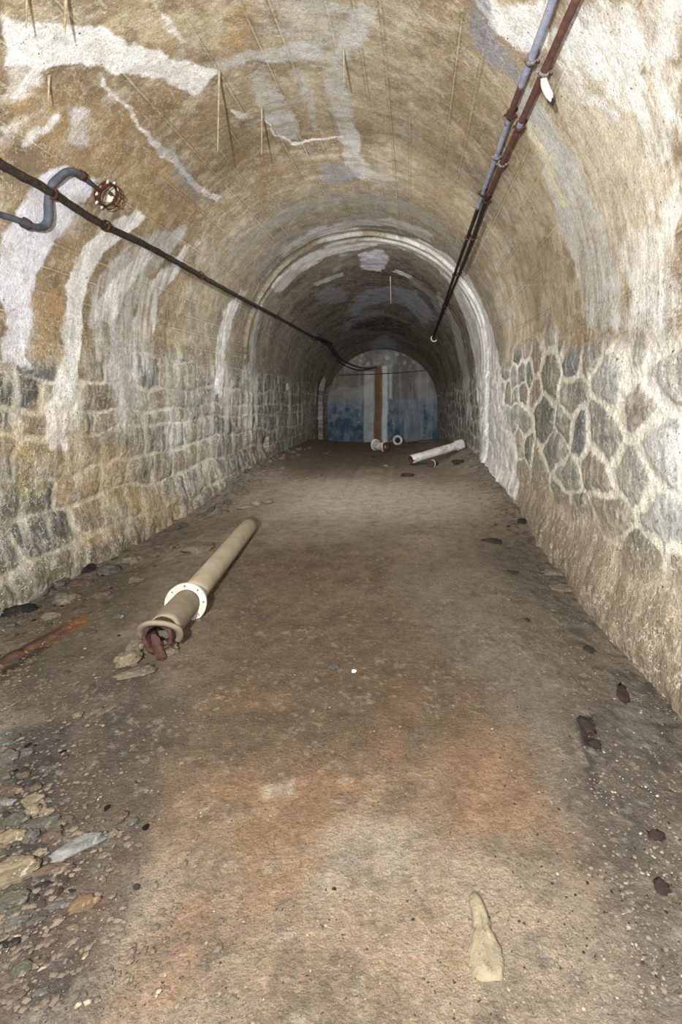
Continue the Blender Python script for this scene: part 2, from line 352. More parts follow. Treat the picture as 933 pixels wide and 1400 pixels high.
def zmas(a, Y):
    return np.where(a < 0, np.interp(Y, [3, 4.2, 6.5, 12, 20], [1.8, 1.85, 2.08, 2.05, 2.1]), np.interp(Y, [3, 4.2, 5.6, 9, 20], [1.95, 2.0, 2.2, 2.1, 2.0]))
def brick_seeds(rng, y0, y1, z0, z1, sy, sz, jit):
    out = []; r = 0; z = z0
    while z < z1:
        y = y0+rng.uniform(0, sy)
        while y < y1:
            out.append((y+rng.uniform(-jit, jit)*sy, z+rng.uniform(-jit, jit)*sz)); y += sy*rng.uniform(0.7, 1.35)
        z += sz*rng.uniform(0.85, 1.15)
    return out
rng = random.Random(4)
K_R = 0.58   # stones are longer than tall: length is measured shortened
hand = [(787, 478, 'b'), (736, 487, 'p'), (754, 512, 'd'), (732, 533, 'p'), (704, 520, 'g'), (744, 567, 'd'), (784, 545, 'g'), (762, 607, 'g'), (794, 596, 'b'),
        (779, 652, 'g'), (827, 590, 'g'), (839, 515, 'w'), (877, 552, 'p'), (867, 640, 'g'), (907, 620, 'w'), (819, 652, 'o'), (905, 440, 'w'), (927, 500, 'g'),
        (902, 690, 'w'), (837, 700, 'o'), (739, 650, 'o'), (702, 620, 'g'), (717, 580, 'g'), (837, 455, 'w'), (812, 475, 'g'), (697, 480, 'g'), (722, 470, 'g'), (870, 470, 'g')]
TONE = {'b': (122, 126, 130), 'p': (160, 146, 134), 'd': (118, 120, 112), 'g': (152, 152, 144), 'w': (176, 178, 174), 'o': (156, 148, 130)}
seedR = []; toneR = []
for px, py, t in hand:
    a, Y, X, Z = hit(px, py); seedR.append((Y*K_R, Z)); toneR.append(lin(TONE[t]))
HR = np.array(seedR)
for y, z in brick_seeds(rng, 1.0, 23, -0.5, 2.7, 0.62, 0.34, 0.22):
    if np.min(np.hypot(HR[:, 0]-y*K_R, HR[:, 1]-z)) > 0.27:
        seedR.append((y*K_R, z)); v = rng.uniform(0.7, 1.15); toneR.append(lin(TONE[rng.choice('bpddggggo')])*v)
seedR = np.array(seedR); toneR = np.array(toneR)
K_L = 0.6
sl = brick_seeds(rng, 1.0, 23, -0.5, 2.5, 0.56, 0.27, 0.17)
seedL = np.array([(y*K_L, z) for y, z in sl])
TL = [(142, 138, 122), (130, 129, 120), (150, 138, 116), (116, 117, 110), (138, 136, 128), (154, 146, 126), (122, 124, 124)]
toneL = np.array([lin(rng.choice(TL))*rng.uniform(0.75, 1.15) for _ in sl])

def courses(yv, zv, rh, l0, l1, seed):
    """coursed blocks: cell number and distance to the nearest joint"""
    rb = [-1.0]; r_ = random.Random(seed)
    while rb[-1] < 4: rb.append(rb[-1]+rh*r_.uniform(0.72, 1.3))
    rb = np.array(rb); ri = np.clip(np.searchsorted(rb, zv)-1, 0, len(rb)-2)
    e = np.minimum(zv-rb[ri], rb[ri+1]-zv); cell = np.zeros(len(yv), int); ej = np.full(len(yv), 9.0)
    for k in range(len(rb)-1):
        m = ri == k
        if not m.any(): continue
        js = [-6.0]
        while js[-1] < 26: js.append(js[-1]+r_.uniform(l0, l1))
        js = np.array(js); ji = np.clip(np.searchsorted(js, yv[m])-1, 0, len(js)-2)
        ej[m] = np.minimum(yv[m]-js[ji], js[ji+1]-yv[m]); cell[m] = k*97+ji
    q = 0.06   # rounded corners
    d = np.where((e < q) & (ej*0.75 < q), q-np.hypot(q-e, q-ej*0.75), np.minimum(e, ej*0.75))
    return cell, d
def shell_fields(A, Y):
    a = A.reshape(-1); y = Y.reshape(-1)
    X, Z = shell_pt(a, y)
    n = len(a)
    bigw = fbm(a*0.55, y*0.45, 1, 4); mid = fbm(a*2.2, y*2.2, 2, 4); fine = fbm(a*9, y*9, 3, 3)
    streak = fbm(a*0.9+mid, y*9, 4, 4)           # runs round the section, following the water
    streak2 = fbm(a*2.0, y*26, 6, 3)
    # concrete vault
    c = mixc(np.tile(lin((150, 131, 102)), (n, 1)), lin((172, 158, 132)), sm(0.42, 0.62, bigw))
    c = mixc(c, lin((126, 114, 96)), sm(0.5, 0.75, mid)*0.5)
    c = mixc(c, lin((204, 198, 182)), sm(0.52, 0.70, fbm(a*4.5+2*mid, y*8+2*mid, 7, 5, 0.65))*0.5*sm(16, 7, y))
    c = mixc(c, lin((92, 82, 68)), sm(0.57, 0.72, fbm(a*5, y*9, 8, 4))*0.35)
    c = mixc(c, lin((190, 176, 148)), sm(0.6, 0.75, streak)*0.35*sm(9.5, 6, y))
    bw = 0.235; bi = np.floor(a/bw+0.02*np.sin(y)); bj = np.floor((y+_h(bi, bi*0, 3)*2.5)/2.6)
    c = c*(0.88+0.22*_h(bi, bj, 11))[:, None]
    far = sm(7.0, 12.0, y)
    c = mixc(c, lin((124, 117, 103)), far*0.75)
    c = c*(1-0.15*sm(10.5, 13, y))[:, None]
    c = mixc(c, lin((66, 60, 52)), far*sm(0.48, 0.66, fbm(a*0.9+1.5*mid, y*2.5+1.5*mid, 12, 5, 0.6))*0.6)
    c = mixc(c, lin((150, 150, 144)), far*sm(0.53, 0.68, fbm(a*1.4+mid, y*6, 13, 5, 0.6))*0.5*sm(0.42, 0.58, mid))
    bl = np.abs((a/bw+0.02*np.sin(y)) - np.round(a/bw+0.02*np.sin(y)))*bw
    on = (_h(np.round(a/bw), np.floor(y/1.9), 21) > 0.35)
    line = sm(0.013, 0.004, bl+0.006*(fine-0.5))*on*(0.35+0.65*sm(0.42, 0.6, mid))
    c = mixc(c, lin((206, 192, 162)), line*0.75*sm(14, 8, y))
    line2 = sm(0.011, 0.003, np.abs(bl-0.014))*on
    c = mixc(c, lin((88, 74, 56)), line2*0.5)
    disp = 0.006*(mid-0.5) + 0.012*(bigw-0.5) + 0.006*line
    # masonry
    left = a < 0
    wz = 0.05*(fbm(y*3, Z*3, 31, 3)-0.5); wy = 0.08*(fbm(y*3, Z*3, 32, 3)-0.5)
    mm = sm(-0.16, 0.16, zmas(a, y) - Z + 0.55*(fbm(y*1.8, Z*1.8, 33, 3)-0.5))
    k = np.where(mm > 0.001)[0]
    cm = np.zeros((n, 3)); dm = np.zeros(n)
    for side in (0, 1):
        kk = k[(left[k] if side == 0 else ~left[k])]
        if len(kk) == 0: continue
        K = K_L if side == 0 else K_R
        sd, tn = (seedL, toneL) if side == 0 else (seedR, toneR)
        if side:
            w1 = 0.30*(fbm(y[kk]*1.6, Z[kk]*2.2, 34, 3)-0.5); w2 = 0.22*(fbm(y[kk]*1.6, Z[kk]*2.2, 35, 3)-0.5)
            i1, e = worley((y[kk]+wy[kk]+w1)*K, Z[kk]+wz[kk]+w2, sd)
        else:
            w1 = 0.30*(fbm(y[kk]*1.1, Z[kk]*2.2, 34, 3)-0.5); w2 = 0.26*(fbm(y[kk]*0.8, Z[kk]*1.2, 35, 3)-0.5)
            i1, e = courses(y[kk]+wy[kk]*1.3+w1, Z[kk]+wz[kk]+w2, 0.31, 0.38, 0.95, 5)
            i1 = i1 % len(tn)
        f1 = fbm(y[kk]*7, Z[kk]*7, 41, 4); f2 = fbm(y[kk]*16, Z[kk]*2.2, 42, 3); f3 = fbm(y[kk]*22, Z[kk]*22, 43, 3)
        th = (0.030 if side else 0.019)*(1+1.1*(fbm(y[kk]*1.7, Z[kk]*1.7, 44, 2)-0.5)*2)
        mort = sm(th+0.010, th-0.006, e+0.030*(f1-0.5)+0.02*(f3-0.5))
        mort = mort*(1 if side else (0.55+0.45*sm(0.38, 0.6, fbm(y[kk]*2.3, Z[kk]*2.3, 45, 3))))
        cs = tn[i1]*(0.62+0.62*f1)[:, None]*(1.0 if side else 0.9)
        cs = mixc(cs, lin((196, 192, 178)), sm(0.48, 0.68, f2)*0.6)
        cs = mixc(cs, lin((70, 66, 58)), sm(0.60, 0.75, f3)*0.35)
        cc = mixc(cs, lin((226, 221, 206)) if side else lin((218, 212, 192)), mort*0.92)
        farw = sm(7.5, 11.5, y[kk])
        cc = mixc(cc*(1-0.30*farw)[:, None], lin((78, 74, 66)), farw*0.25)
        if side == 0:   # darker and browner towards the foot, in ragged blotches
            ft = sm(0.35, -0.1, Z[kk]+0.35*(f1-0.5)); cc = mixc(cc, lin((96, 86, 70)), ft*0.7)
            ft2 = sm(0.9, 0.4, Z[kk])*sm(0.5, 0.7, f1); cc = mixc(cc, lin((92, 88, 70)), ft2*0.35)
            oc = sm(0.45, 0.65, fbm(y[kk]*0.9, Z[kk]*1.5, 46, 3))*sm(1.5, 0.9, Z[kk])*sm(9, 6, y[kk]); cc = mixc(cc, lin((178, 152, 104)), oc*0.35)
            lw = sm(0.50, 0.68, fbm(y[kk]*3.2, Z[kk]*0.5, 48, 4))*sm(0.5, 1.0, Z[kk]); cc = mixc(cc, lin((212, 212, 204)), lw*0.6)
            cc = mixc(cc, lin((198, 192, 176)), sm(0.5, 0.65, fbm(y[kk]*8, Z[kk]*5, 49, 4, .65))*0.4)
        else:           # smooth render over the foot of the wall
            ft = sm(0.72, 0.38, Z[kk]+0.35*(f1-0.5)+0.2*(fbm(y[kk]*1.3, Z[kk]*1.3, 47, 2)-0.5))*sm(9.5, 7, y[kk])
            cc = mixc(cc, lin((164, 149, 126))*1.0, ft*0.85); cc = mixc(cc, lin((118, 102, 82)), sm(0.45, 0.0, Z[kk])*0.6*sm(9, 7, y[kk]))
            e = e*(1-ft*0.8)
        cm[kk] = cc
        bul = sm(0.0, 0.085, e)
        dm[kk] = (0.022 if side else 0.016)*bul + 0.026*(f1-0.5) + 0.014*(f3-0.5) + 0.012*(_h(i1, i1*0, 5)-0.5)*bul
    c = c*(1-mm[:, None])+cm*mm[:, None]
    foot = sm(0.55, -0.15, Z)*(0.02+0.20*fbm(y*1.9, Z*1.2, 57, 4, 0.6))*sm(16, 12, y)
    dm = dm+foot
    disp = disp*(1-mm)+dm*mm
    # stains
    wa = 0.20*(fbm(a*3.2, y*3.2, 51, 5, 0.62)-0.5); wb = 0.22*(fbm(a*3.2, y*3.2, 52, 5, 0.62)-0.5)
    ragged = fbm(a*6, y*6, 53, 5, 0.65)
    for P, col, s, soft, st in S:
        Q = [hit(p[0], p[1])[:2] for p in P]
        m = poly_mask(Q, a, y, soft*1.3, (wa, wb))
        m = sm(0.25, 0.75, m+(ragged-0.5)*1.3*np.clip(m*(1-m)*4, 0, 1)+(-0.15+0.1*ragged)*(m > 0)*(s < 0.9))
        tex = sm(0.36, 0.58, 0.55*streak2+0.45*fbm(a*2.2, y*11, 61, 3))
        tx = (1-st)+st*tex*1.15; tx = tx*(0.72+0.42*sm(0.3, 0.6, ragged))
        if mm is not None and st < 0.95: tx = tx*(0.70+0.6*fine)
        c = mixc(c, col, np.clip(m*tx*s, 0, 1))
    # the ring joint: ridges of lime running round the section
    rj = np.exp(-((y-10.6)/0.5)**2)
    disp = disp + 0.018*rj*(np.sin(y*19+5*mid)+0.6*np.sin(y*41+7*mid))*sm(0.3, 0.6, fbm(a*0.8, y*2, 58, 3))
    disp = disp + 0.06*sm(10.4, 10.55, y)*0.6
    # openings in the left wall
    def recess(y0, y1, ztop, z0, depth, arch=0.0):
        wdt = (y1-y0)/2; yc = (y0+y1)/2
        top = ztop - arch*((y-yc)/wdt)**2
        m = left & (np.abs(y-yc) < wdt) & (Z < top) & (Z > z0)
        return m, depth
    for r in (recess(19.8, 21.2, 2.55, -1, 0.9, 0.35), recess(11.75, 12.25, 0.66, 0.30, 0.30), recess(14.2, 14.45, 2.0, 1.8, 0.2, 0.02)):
        m, dp = r; disp = np.where(m, -dp, disp); c = mixc(c, lin((70, 65, 56)), m*0.9)  # recess faces coloured dark to stand in for the shade inside
    nx, nz = shell_n(a)
    P3 = np.stack([X+nx*disp, y, Z+nz*disp], -1)
    return P3.reshape(*A.shape, 3), c.reshape(*A.shape, 3)
h = math.pi/2*R0
ys = np.concatenate([np.linspace(-3, 1.0, 14)[:-1], np.exp(np.linspace(math.log(1.0), math.log(2.2), 70))[:-1], np.exp(np.linspace(math.log(2.2), math.log(YEND), 720))])
def da(step_l): return step_l
aw = np.linspace(0, 2.9, 220)
av = np.linspace(-h, h, 620)
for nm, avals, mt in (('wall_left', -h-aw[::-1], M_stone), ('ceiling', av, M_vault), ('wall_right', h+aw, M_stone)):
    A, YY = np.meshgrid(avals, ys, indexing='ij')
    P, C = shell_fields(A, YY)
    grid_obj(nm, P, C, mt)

# ------------------------------------------------------------------ end wall
t = np.linspace(-1, 1, 160); v = np.linspace(0, 1, 150)
T, V = np.meshgrid(t, v, indexing='ij')
xc, wd, zs = prof(YEND)
X = xc+wd*1.01*T; top = zs+wd*1.01*np.sqrt(np.clip(1-T**2, 0, 1)); Z = -0.7+(top+0.7)*V
x = X.reshape(-1); z = Z.reshape(-1)
def wpx(px): return (px-CX)/F*YEND
def wpz(py): return CAMZ+(CY-py)/F*YEND
g1 = fbm(x*1.2, z*1.2, 71, 4); g2 = fbm(x*5, z*5, 72, 4); sv = fbm(x*6, z*0.7, 73, 3)
c = mixc(np.tile(lin((92, 88, 80)), (len(x), 1)), lin((118, 116, 108)), sm(0.4, 0.65, g1))
c = mixc(c, lin((172, 172, 166)), sm(0.55, 0.7, g2)*0.5*sm(wpz(515), wpz(490), z))
c = mixc(c, lin((92, 104, 112)), sm(wpz(542), wpz(550), z)*0 + sm(wpz(545)+0.05, wpz(548), z+0.1*(g2-0.5))*0.75)
blue = sm(wpz(545), wpz(560), z+0.5*(g1-0.5))*sm(0.40, 0.56, g1*0.5+g2*0.5+0.25*sm(wpz(560), wpz(600), z))
paint = 1-0.8*((x > wpx(553)) & (x < wpx(580)))
mot = fbm(x*2.6, z*2.6, 75, 5, 0.65)
c = mixc(c, lin((50, 66, 80)), blue*0.9*paint*(0.45+0.75*sm(0.35, 0.6, mot)))
c = mixc(c, lin((168, 174, 172)), sm(0.58, 0.72, sv)*0.14)
def vstrip(c, x0, x1, z0, z1, col, s, wob=0.06):
    xx = x+wob*(fbm(z*1.5, z*0+3, 81, 3)-0.5)
    m = sm(x0-0.05, x0+0.05, xx)*sm(x1+0.05, x1-0.05, xx)*sm(z0-0.05, z0+0.05, z)*sm(z1+0.05, z1-0.05, z)
    return mixc(c, col, m*s*(0.7+0.5*g2).clip(0, 1))
c = vstrip(c, wpx(498), wpx(512), -1, wpz(508), lin((176, 178, 174)), 0.5)
c = vstrip(c, wpx(512), wpx(523), -1, wpz(500), lin((100, 76, 48)), 0.85)
c = vstrip(c, wpx(513), wpx(519), -1, wpz(503), lin((92, 58, 30)), 0.6)
c = vstrip(c, wpx(523), wpx(530), -1, wpz(500), lin((176, 184, 182)), 0.85)
c = vstrip(c, wpx(532), wpx(536), wpz(545), wpz(508), lin((176, 178, 174)), 0.6)
yy = np.full_like(x, YEND) - 0.02*(g1-0.5) - 0.01*(z > wpz(547))
c = c*1.0
grid_obj('wall_end', np.stack([x, yy, z], -1).reshape(*T.shape, 3), c.reshape(*T.shape, 3), M_end, flip=True)

# ------------------------------------------------------------------ earth floor
yf = np.concatenate([np.linspace(-3, 0.9, 12)[:-1], np.exp(np.linspace(math.log(0.9), math.log(YEND+0.05), 640))])
tf = np.linspace(0, 1, 460)
Tf, Yf = np.meshgrid(tf, yf, indexing='ij')
xc, wd, zs = prof(Yf)
Xf = (xc-wd-0.15) + (2*wd+0.3)*Tf
# keep more columns round the camera's side of the path
x = Xf.reshape(-1); y = Yf.reshape(-1)
hz = ground(x, y)
xc, wd, zs = prof(y); dl = x-(xc-wd); dr = (xc+wd)-x
b1 = fbm(x*1.1, y*0.9, 91, 4); b2 = fbm(x*4.5, y*4.5, 92, 4); b3 = fbm(x*17, y*17, 93, 3); b4 = fbm(x*38, y*38, 94, 2)
c = mixc(np.tile(lin((131, 118, 100)), (len(x), 1)), lin((148, 135, 118)), sm(0.4, 0.62, b1))
c = mixc(c, lin((113, 100, 84)), sm(0.5, 0.7, b2)*0.5)
FS = []
def fpol(P, c, s, soft=0.05, n=2): FS.append((densify(P, n), c, s, soft))
fpol([(200, 1140), (760, 1080), (700, 930), (560, 830), (330, 830), (240, 930)], lin((98, 84, 66)), 0.7, 0.3)
fpol([(240, 960), (330, 760), (420, 740), (560, 760), (600, 900), (560, 1060), (300, 1080), (200, 1150)], lin((103, 87, 69)), 0.75, 0.35)
fpol([(230, 1060), (700, 1010), (760, 1080), (740, 1160), (420, 1150), (190, 1200)], lin((144, 120, 97)), 0.6, 0.15)
fpol([(400, 1200), (700, 1160), (790, 1250), (820, 1400), (560, 1400), (480, 1290)], lin((159, 143, 123)), 0.8, 0.12)
fpol([(180, 1250), (420, 1170), (560, 1300), (540, 1400), (170, 1400)], lin((146, 126, 105)), 0.55, 0.1)
fpol([(395, 1150), (480, 1110), (600, 1130), (560, 1190), (470, 1200), (430, 1240)], lin((167, 155, 137)), 0.6, 0.06)
fpol([(560, 1220), (640, 1260), (630, 1360), (560, 1320)], lin((147, 119, 95)), 0.35, 0.06)
fpol([(0, 900), (190, 880), (250, 960), (200, 1100), (120, 1180), (60, 1320), (0, 1400)], lin((84, 76, 67)), 0.85, 0.15)
fpol([(0, 1180), (140, 1170), (200, 1100), (170, 1230), (110, 1400), (0, 1400)], lin((65, 61, 60)), 0.75, 0.08)
fpol([(0, 820), (110, 790), (210, 770), (200, 850), (0, 960)], lin((86, 79, 67)), 0.7, 0.12)
fpol([(0, 1000), (90, 990), (50, 1180), (0, 1180)], lin((55, 55, 57)), 0.75, 0.05)
fpol([(0, 925), (0, 900), (60, 868), (110, 838), (122, 846), (70, 885)], lin((98, 67, 40)), 0.85, 0.035)
fpol([(0, 935), (0, 918), (50, 885), (70, 882), (40, 905)], lin((42, 31, 24)), 0.8, 0.03)
fpol([(95, 850), (125, 840), (120, 856), (100, 862)], lin((135, 92, 53)), 0.8, 0.03)
fpol([(540, 790), (700, 730), (800, 830), (860, 900), (933, 960), (933, 1400), (860, 1400), (800, 1200), (730, 1010), (640, 930)], lin((115, 108, 97)), 0.7, 0.18)
fpol([(780, 960), (933, 930), (933, 1400), (870, 1400), (850, 1250), (800, 1100)], lin((94, 87, 79)), 0.75, 0.12)
fpol([(640, 720), (760, 760), (860, 870), (800, 880), (700, 800)], lin((91, 84, 75)), 0.45, 0.15)
fpol([(420, 655), (560, 660), (680, 700), (640, 730), (500, 720), (400, 720), (380, 700)], lin((163, 153, 136)), 0.7, 0.7)
fpol([(380, 600), (560, 600), (550, 635), (420, 650), (380, 640)], lin((101, 89, 74)), 0.8, 0.9)
fpol([(355, 1080), (400, 1066), (405, 1090), (360, 1096)], lin((174, 169, 154)), 0.65, 0.02)
fpol([(790, 985), (812, 975), (822, 1030), (800, 1025)], lin((49, 40, 38)), 0.9, 0.018)
fpol([(803, 1030), (820, 1045), (825, 1090), (812, 1090)], lin((72, 63, 59)), 0.8, 0.02)
fpol([(740, 1300), (760, 1312), (750, 1335), (735, 1318)], lin((92, 88, 84)), 0.7, 0.015)
fpol([(775, 1330), (800, 1325), (802, 1360), (785, 1360)], lin((91, 86, 81)), 0.65, 0.015)
fpol([(715, 1280), (745, 1275), (745, 1300), (725, 1300)], lin((107, 103, 98)), 0.55, 0.015)
fpol([(840, 950), (870, 940), (905, 1010), (870, 1030)], lin((145, 140, 133)), 0.4, 0.04)
wa = 0.14*(fbm(x*3, y*3, 95, 4)-0.5); wb = 0.14*(fbm(x*3, y*3, 96, 4)-0.5)
near = np.clip(y/3.0, 0.25, 1.5)
for P, col, s, soft in FS:
    Q = [on_floor(*p)[:2] for p in P]
    k = 0.35 if soft < 0.04 else 1.0
    m = poly_mask(Q, x, y, soft, (wa*k, wb*k))
    c = mixc(c, col, np.clip(m*s*(0.75+0.5*b2), 0, 1))
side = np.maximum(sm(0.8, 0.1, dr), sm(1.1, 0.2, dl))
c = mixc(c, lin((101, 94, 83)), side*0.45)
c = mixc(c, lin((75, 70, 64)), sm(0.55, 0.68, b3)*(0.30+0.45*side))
c = mixc(c, lin((176, 169, 154)), sm(0.66, 0.78, b4)*0.22*(0.4+sm(0.4, 0.6, b2)))
# orange bloom in the nearest earth
c = mixc(c, lin((146, 111, 82)), sm(0.52, 0.68, fbm(x*3.1, y*3.1, 97, 3))*0.35*sm(3.2, 1.8, y)*sm(-1.2, -0.7, x)*sm(0.75, 0.4, x))
for xo in (-1.0, -0.35, -1.55):
    c = mixc(c, lin((167, 158, 141)), np.exp(-((x-xo-0.03*np.sin(y)-0.08)/0.06)**2)*sm(5, 8, y)*sm(15, 11, y)*0.22*sm(0.35, 0.6, b2))
c = c*0.92
rgh = 0.010*(b2-0.5) + (0.006+0.02*side)*(b3-0.5) + (0.003+0.006*side)*(b4-0.5)
grid_obj('floor', np.stack([x, y, hz+rgh], -1).reshape(*Tf.shape, 3), c.reshape(*Tf.shape, 3), M_earth, flip=True)

#OBJECTS
# ================================================================== OBJECTS
def empty(name, loc, label, cat, group=None, rz=0):
    o = bpy.data.objects.new(name, None); COL.objects.link(o); o.location = loc; o.rotation_euler = (0, 0, rz)
    o.empty_display_size = 0.1
    return tagset(o, label, cat, group)
def sweep(pts, r, seg=10, lump=0.0, seed=0, step=None, closed=False, caps=True, lf=9.0):
    """tube through pts (smoothed), radius r (number or list)"""
    pts = [Vector(p) for p in pts]
    rr = r if isinstance(r, (list, tuple)) else [r]*len(pts)
    out, ro = [], []
    n = len(pts); st = step or 5
    for i in range(n if closed else n-1):
        p0, p1, p2, p3 = (pts[(i-1) % n] if closed or i > 0 else pts[0]), pts[i], pts[(i+1) % n], (pts[(i+2) % n] if closed or i+2 < n else pts[-1])
        for k in range(st):
            t = k/st
            q = 0.5*((2*p1)+(p2-p0)*t+(2*p0-5*p1+4*p2-p3)*t*t+(3*p1-p0-3*p2+p3)*t**3)
            out.append(q); ro.append(rr[i]*(1-t)+rr[(i+1) % n]*t)
    if not closed: out.append(pts[-1]); ro.append(rr[-1])
    V, Fc = [], []; m = len(out); up = None
    for i, p in enumerate(out):
        a = out[(i-1) % m] if (closed or i > 0) else out[0]; b = out[(i+1) % m] if (closed or i < m-1) else out[-1]
        d = (b-a).normalized()
        if up is None: up = d.orthogonal().normalized()
        up = (up-d*up.dot(d)).normalized(); s = d.cross(up)
        for k in range(seg):
            an = 2*math.pi*k/seg; e = up*math.cos(an)+s*math.sin(an)
            rad = ro[i]
            if lump: rad *= 1+lump*mnoise.noise(Vector((p.x*lf+seed+e.x*0.9, p.y*lf+e.y*0.9, p.z*lf+e.z*0.9)))
            V.append(p+e*rad)
    for i in range(m if closed else m-1):
        for k in range(seg):
            j = (i+1) % m
            Fc.append((i*seg+k, i*seg+(k+1) % seg, j*seg+(k+1) % seg, j*seg+k))
    if caps and not closed:
        Fc.append(tuple(range(seg))[::-1]); Fc.append(tuple(range((m-1)*seg, m*seg)))
    return V, Fc
def join(*parts):
    V, Fc = [], []
    for v, f in parts:
        o = len(V); V += [Vector(q) for q in v]; Fc += [tuple(i+o for i in g) for g in f]
    return V, Fc
def lathe(prof_pts, seg=40, wob=0.0, seed=0, rough=0.0):
    """turn (radius, along-axis) points about +Y; closed profile loop"""
    V, Fc = [], []; n = len(prof_pts)
    for k in range(seg):
        an = 2*math.pi*k/seg
        for r, l in prof_pts:
            q = 1+wob*mnoise.noise(Vector((math.cos(an)*1.5+seed, math.sin(an)*1.5, l*3)))
            V.append(Vector((r*q*math.cos(an), l, r*q*math.sin(an))))
    for k in range(seg):
        for i in range(n):
            j = (i+1) % n; k2 = (k+1) % seg
            Fc.append((k*n+i, k*n+j, k2*n+j, k2*n+i))
    return V, Fc
def xform(vf, M):
    return [M @ Vector(v) for v in vf[0]], vf[1]
def align_y(a, b):
    """matrix taking +Y onto a->b with origin at a"""
    d = (Vector(b)-Vector(a)).normalized()
    return Matrix.Translation(Vector(a)) @ d.to_track_quat('Y', 'Z').to_matrix().to_4x4()
def rock_vf(sx, sy, sz, seed, facets=7, rough=0.18, sub=3, taper=0.0, lumpf=1.6):
    bm = bmesh.new(); bmesh.ops.create_icosphere(bm, subdivisions=sub, radius=1.0)
    rg = random.Random(seed); pl = []
    for _ in range(facets):
        nrm = Vector((rg.gauss(0, 1), rg.gauss(0, 1), rg.gauss(0, 0.8))).normalized(); pl.append((nrm, rg.uniform(0.62, 0.88)))
    for v in bm.verts:
        p = v.co.copy()
        for nrm, d in pl:
            e = p.dot(nrm)-d
            if e > 0: p -= nrm*e*0.92
        q = mnoise.fractal(v.co*lumpf+Vector((seed*3.1, 0, seed)), 1.0, 2.1, 4)
        p *= 1+rough*q
        p *= 1+rough*0.35*mnoise.fractal(v.co*5+Vector((seed, 0, 0)), 1.0, 2.0, 3)
        v.co = Vector((p.x*sx*(1-taper*p.y), p.y*sy, p.z*sz))
    V = [v.co.copy() for v in bm.verts]; Fc = [tuple(v.index for v in f.verts) for f in bm.faces]; bm.free()
    return V, Fc
#LEFT CABLE
def on_shell(px, py, off):
    a, Y, X, Z = hit(px, py); nx, nz = shell_n(np.array(a)); return Vector((X+float(nx)*off, Y, Z+float(nz)*off))
M_cable = obj_mat('corroded armoured cable', (32, 29, 28), (70, 57, 47), 22, (150, 138, 122), 0.64, rough=0.8, bump=1.0, bscale=90)
M_black = obj_mat('dark cable sheath', (30, 28, 28), (52, 46, 42), 14, (120, 112, 104), 0.68, rough=0.6, bump=0.5)
M_hose = obj_mat('slate grey hose', (62, 66, 74), (88, 90, 98), 9, (48, 38, 34), 0.62, rough=0.6, bump=0.5)
M_rust = obj_mat('flaking rust', (92, 48, 28), (58, 38, 30), 18, (150, 92, 52), 0.62, rough=0.9, bump=1.0, bscale=70)
M_rustd = obj_mat('dark rust', (60, 42, 36), (86, 56, 44), 15, (40, 30, 28), 0.58, rough=0.9, bump=0.9)
M_lime = obj_mat('lime crust', (214, 212, 206), (186, 186, 190), 14, (120, 92, 66), 0.66, rough=0.85, bump=0.9)

root = empty('wall_cable', on_shell(150, 306, 0.0), 'thick corroded dark cable running the length of the left wall', 'cable')
base = root.location
pts = [(-60, 190), (0, 225), (60, 258), (130, 302), (200, 336), (265, 372), (330, 408), (380, 434), (430, 461), (452, 468)]
P = [on_shell(x, y, 0.05)-base for x, y in pts]
P[0:1] = [on_shell(-60, 190, 0.05)-base]
o = mesh_obj('armoured_cable', *sweep(P, 0.036, 12, 0.30, 1, 14), M_cable, root)
clips = []
for x, y in ((62, 260), (137, 305), (270, 374), (375, 431)):
    c0 = on_shell(x, y, 0.05)-base; c1 = on_shell(x+9, y+5, 0.05)-base
    d = (c1-c0).normalized()
    Mx = align_y(c0, c1)
    v = xform(lathe([(0.044, 0), (0.056, 0.004), (0.056, 0.036), (0.044, 0.04)], 18, 0.1), Mx)
    # stub of the fixing between band and wall
    c2 = on_shell(x, y, -0.01)-base
    v = join(v, sweep([c0+(c2-c0)*0.5, c2], 0.014, 8))
    tagset(mesh_obj('cable_clip', *v, M_rust, root), 'rusty brown band')
# slack pair of cables at the far end of the wall
root = empty('end_cable', on_shell(432, 461, 0.0), 'pair of thin black cables sagging from the left wall to the end wall', 'cable')
base = root.location
endp = Vector((wpx(515), YEND-0.10, wpz(502)))
for k, (dy, nm) in enumerate(((0, 'cable_strand'), (9, 'cable_strand'))):
    q0 = on_shell(424, 458, 0.06); q1 = on_shell(445, 464+dy*0.6, 0.10); q2 = on_shell(455, 478+dy*0.6, 0.15)
    ll = [q0, q1, q2, Vector((wpx(473), 21.6, wpz(497+dy*0.6)+0.05)), Vector((wpx(490), YEND-0.35, wpz(502+dy*0.5))), Vector((wpx(503), YEND-0.15, wpz(503.5+dy*0.2))), endp+Vector((0, 0.06, -0.01*k))]
    mesh_obj(nm, *sweep([p-base for p in ll], 0.034-0.006*k, 8, 0.1, k, 8), M_black, root)
v = rock_vf(0.07, 0.09, 0.07, 5, sub=2)
mesh_obj('cable_joint', [p+on_shell(427, 460, 0.07)-base for p in v[0]], v[1], M_cable, root)
# thin line across the end wall
a0 = Vector((wpx(462), YEND-0.05, wpz(513))); a1 = Vector((wpx(586), YEND-0.05, wpz(506.5)))
mid_ = (a0+a1)/2+Vector((0, 0, -0.04))
o = mesh_obj('thin_wire', *sweep([a0-a0, Vector(mid_-a0), a1-a0], 0.020, 6, 0, 0, 10), M_black, None, loc=a0)
tagset(o, 'thin dark wire stretched level across the end wall', 'wire')

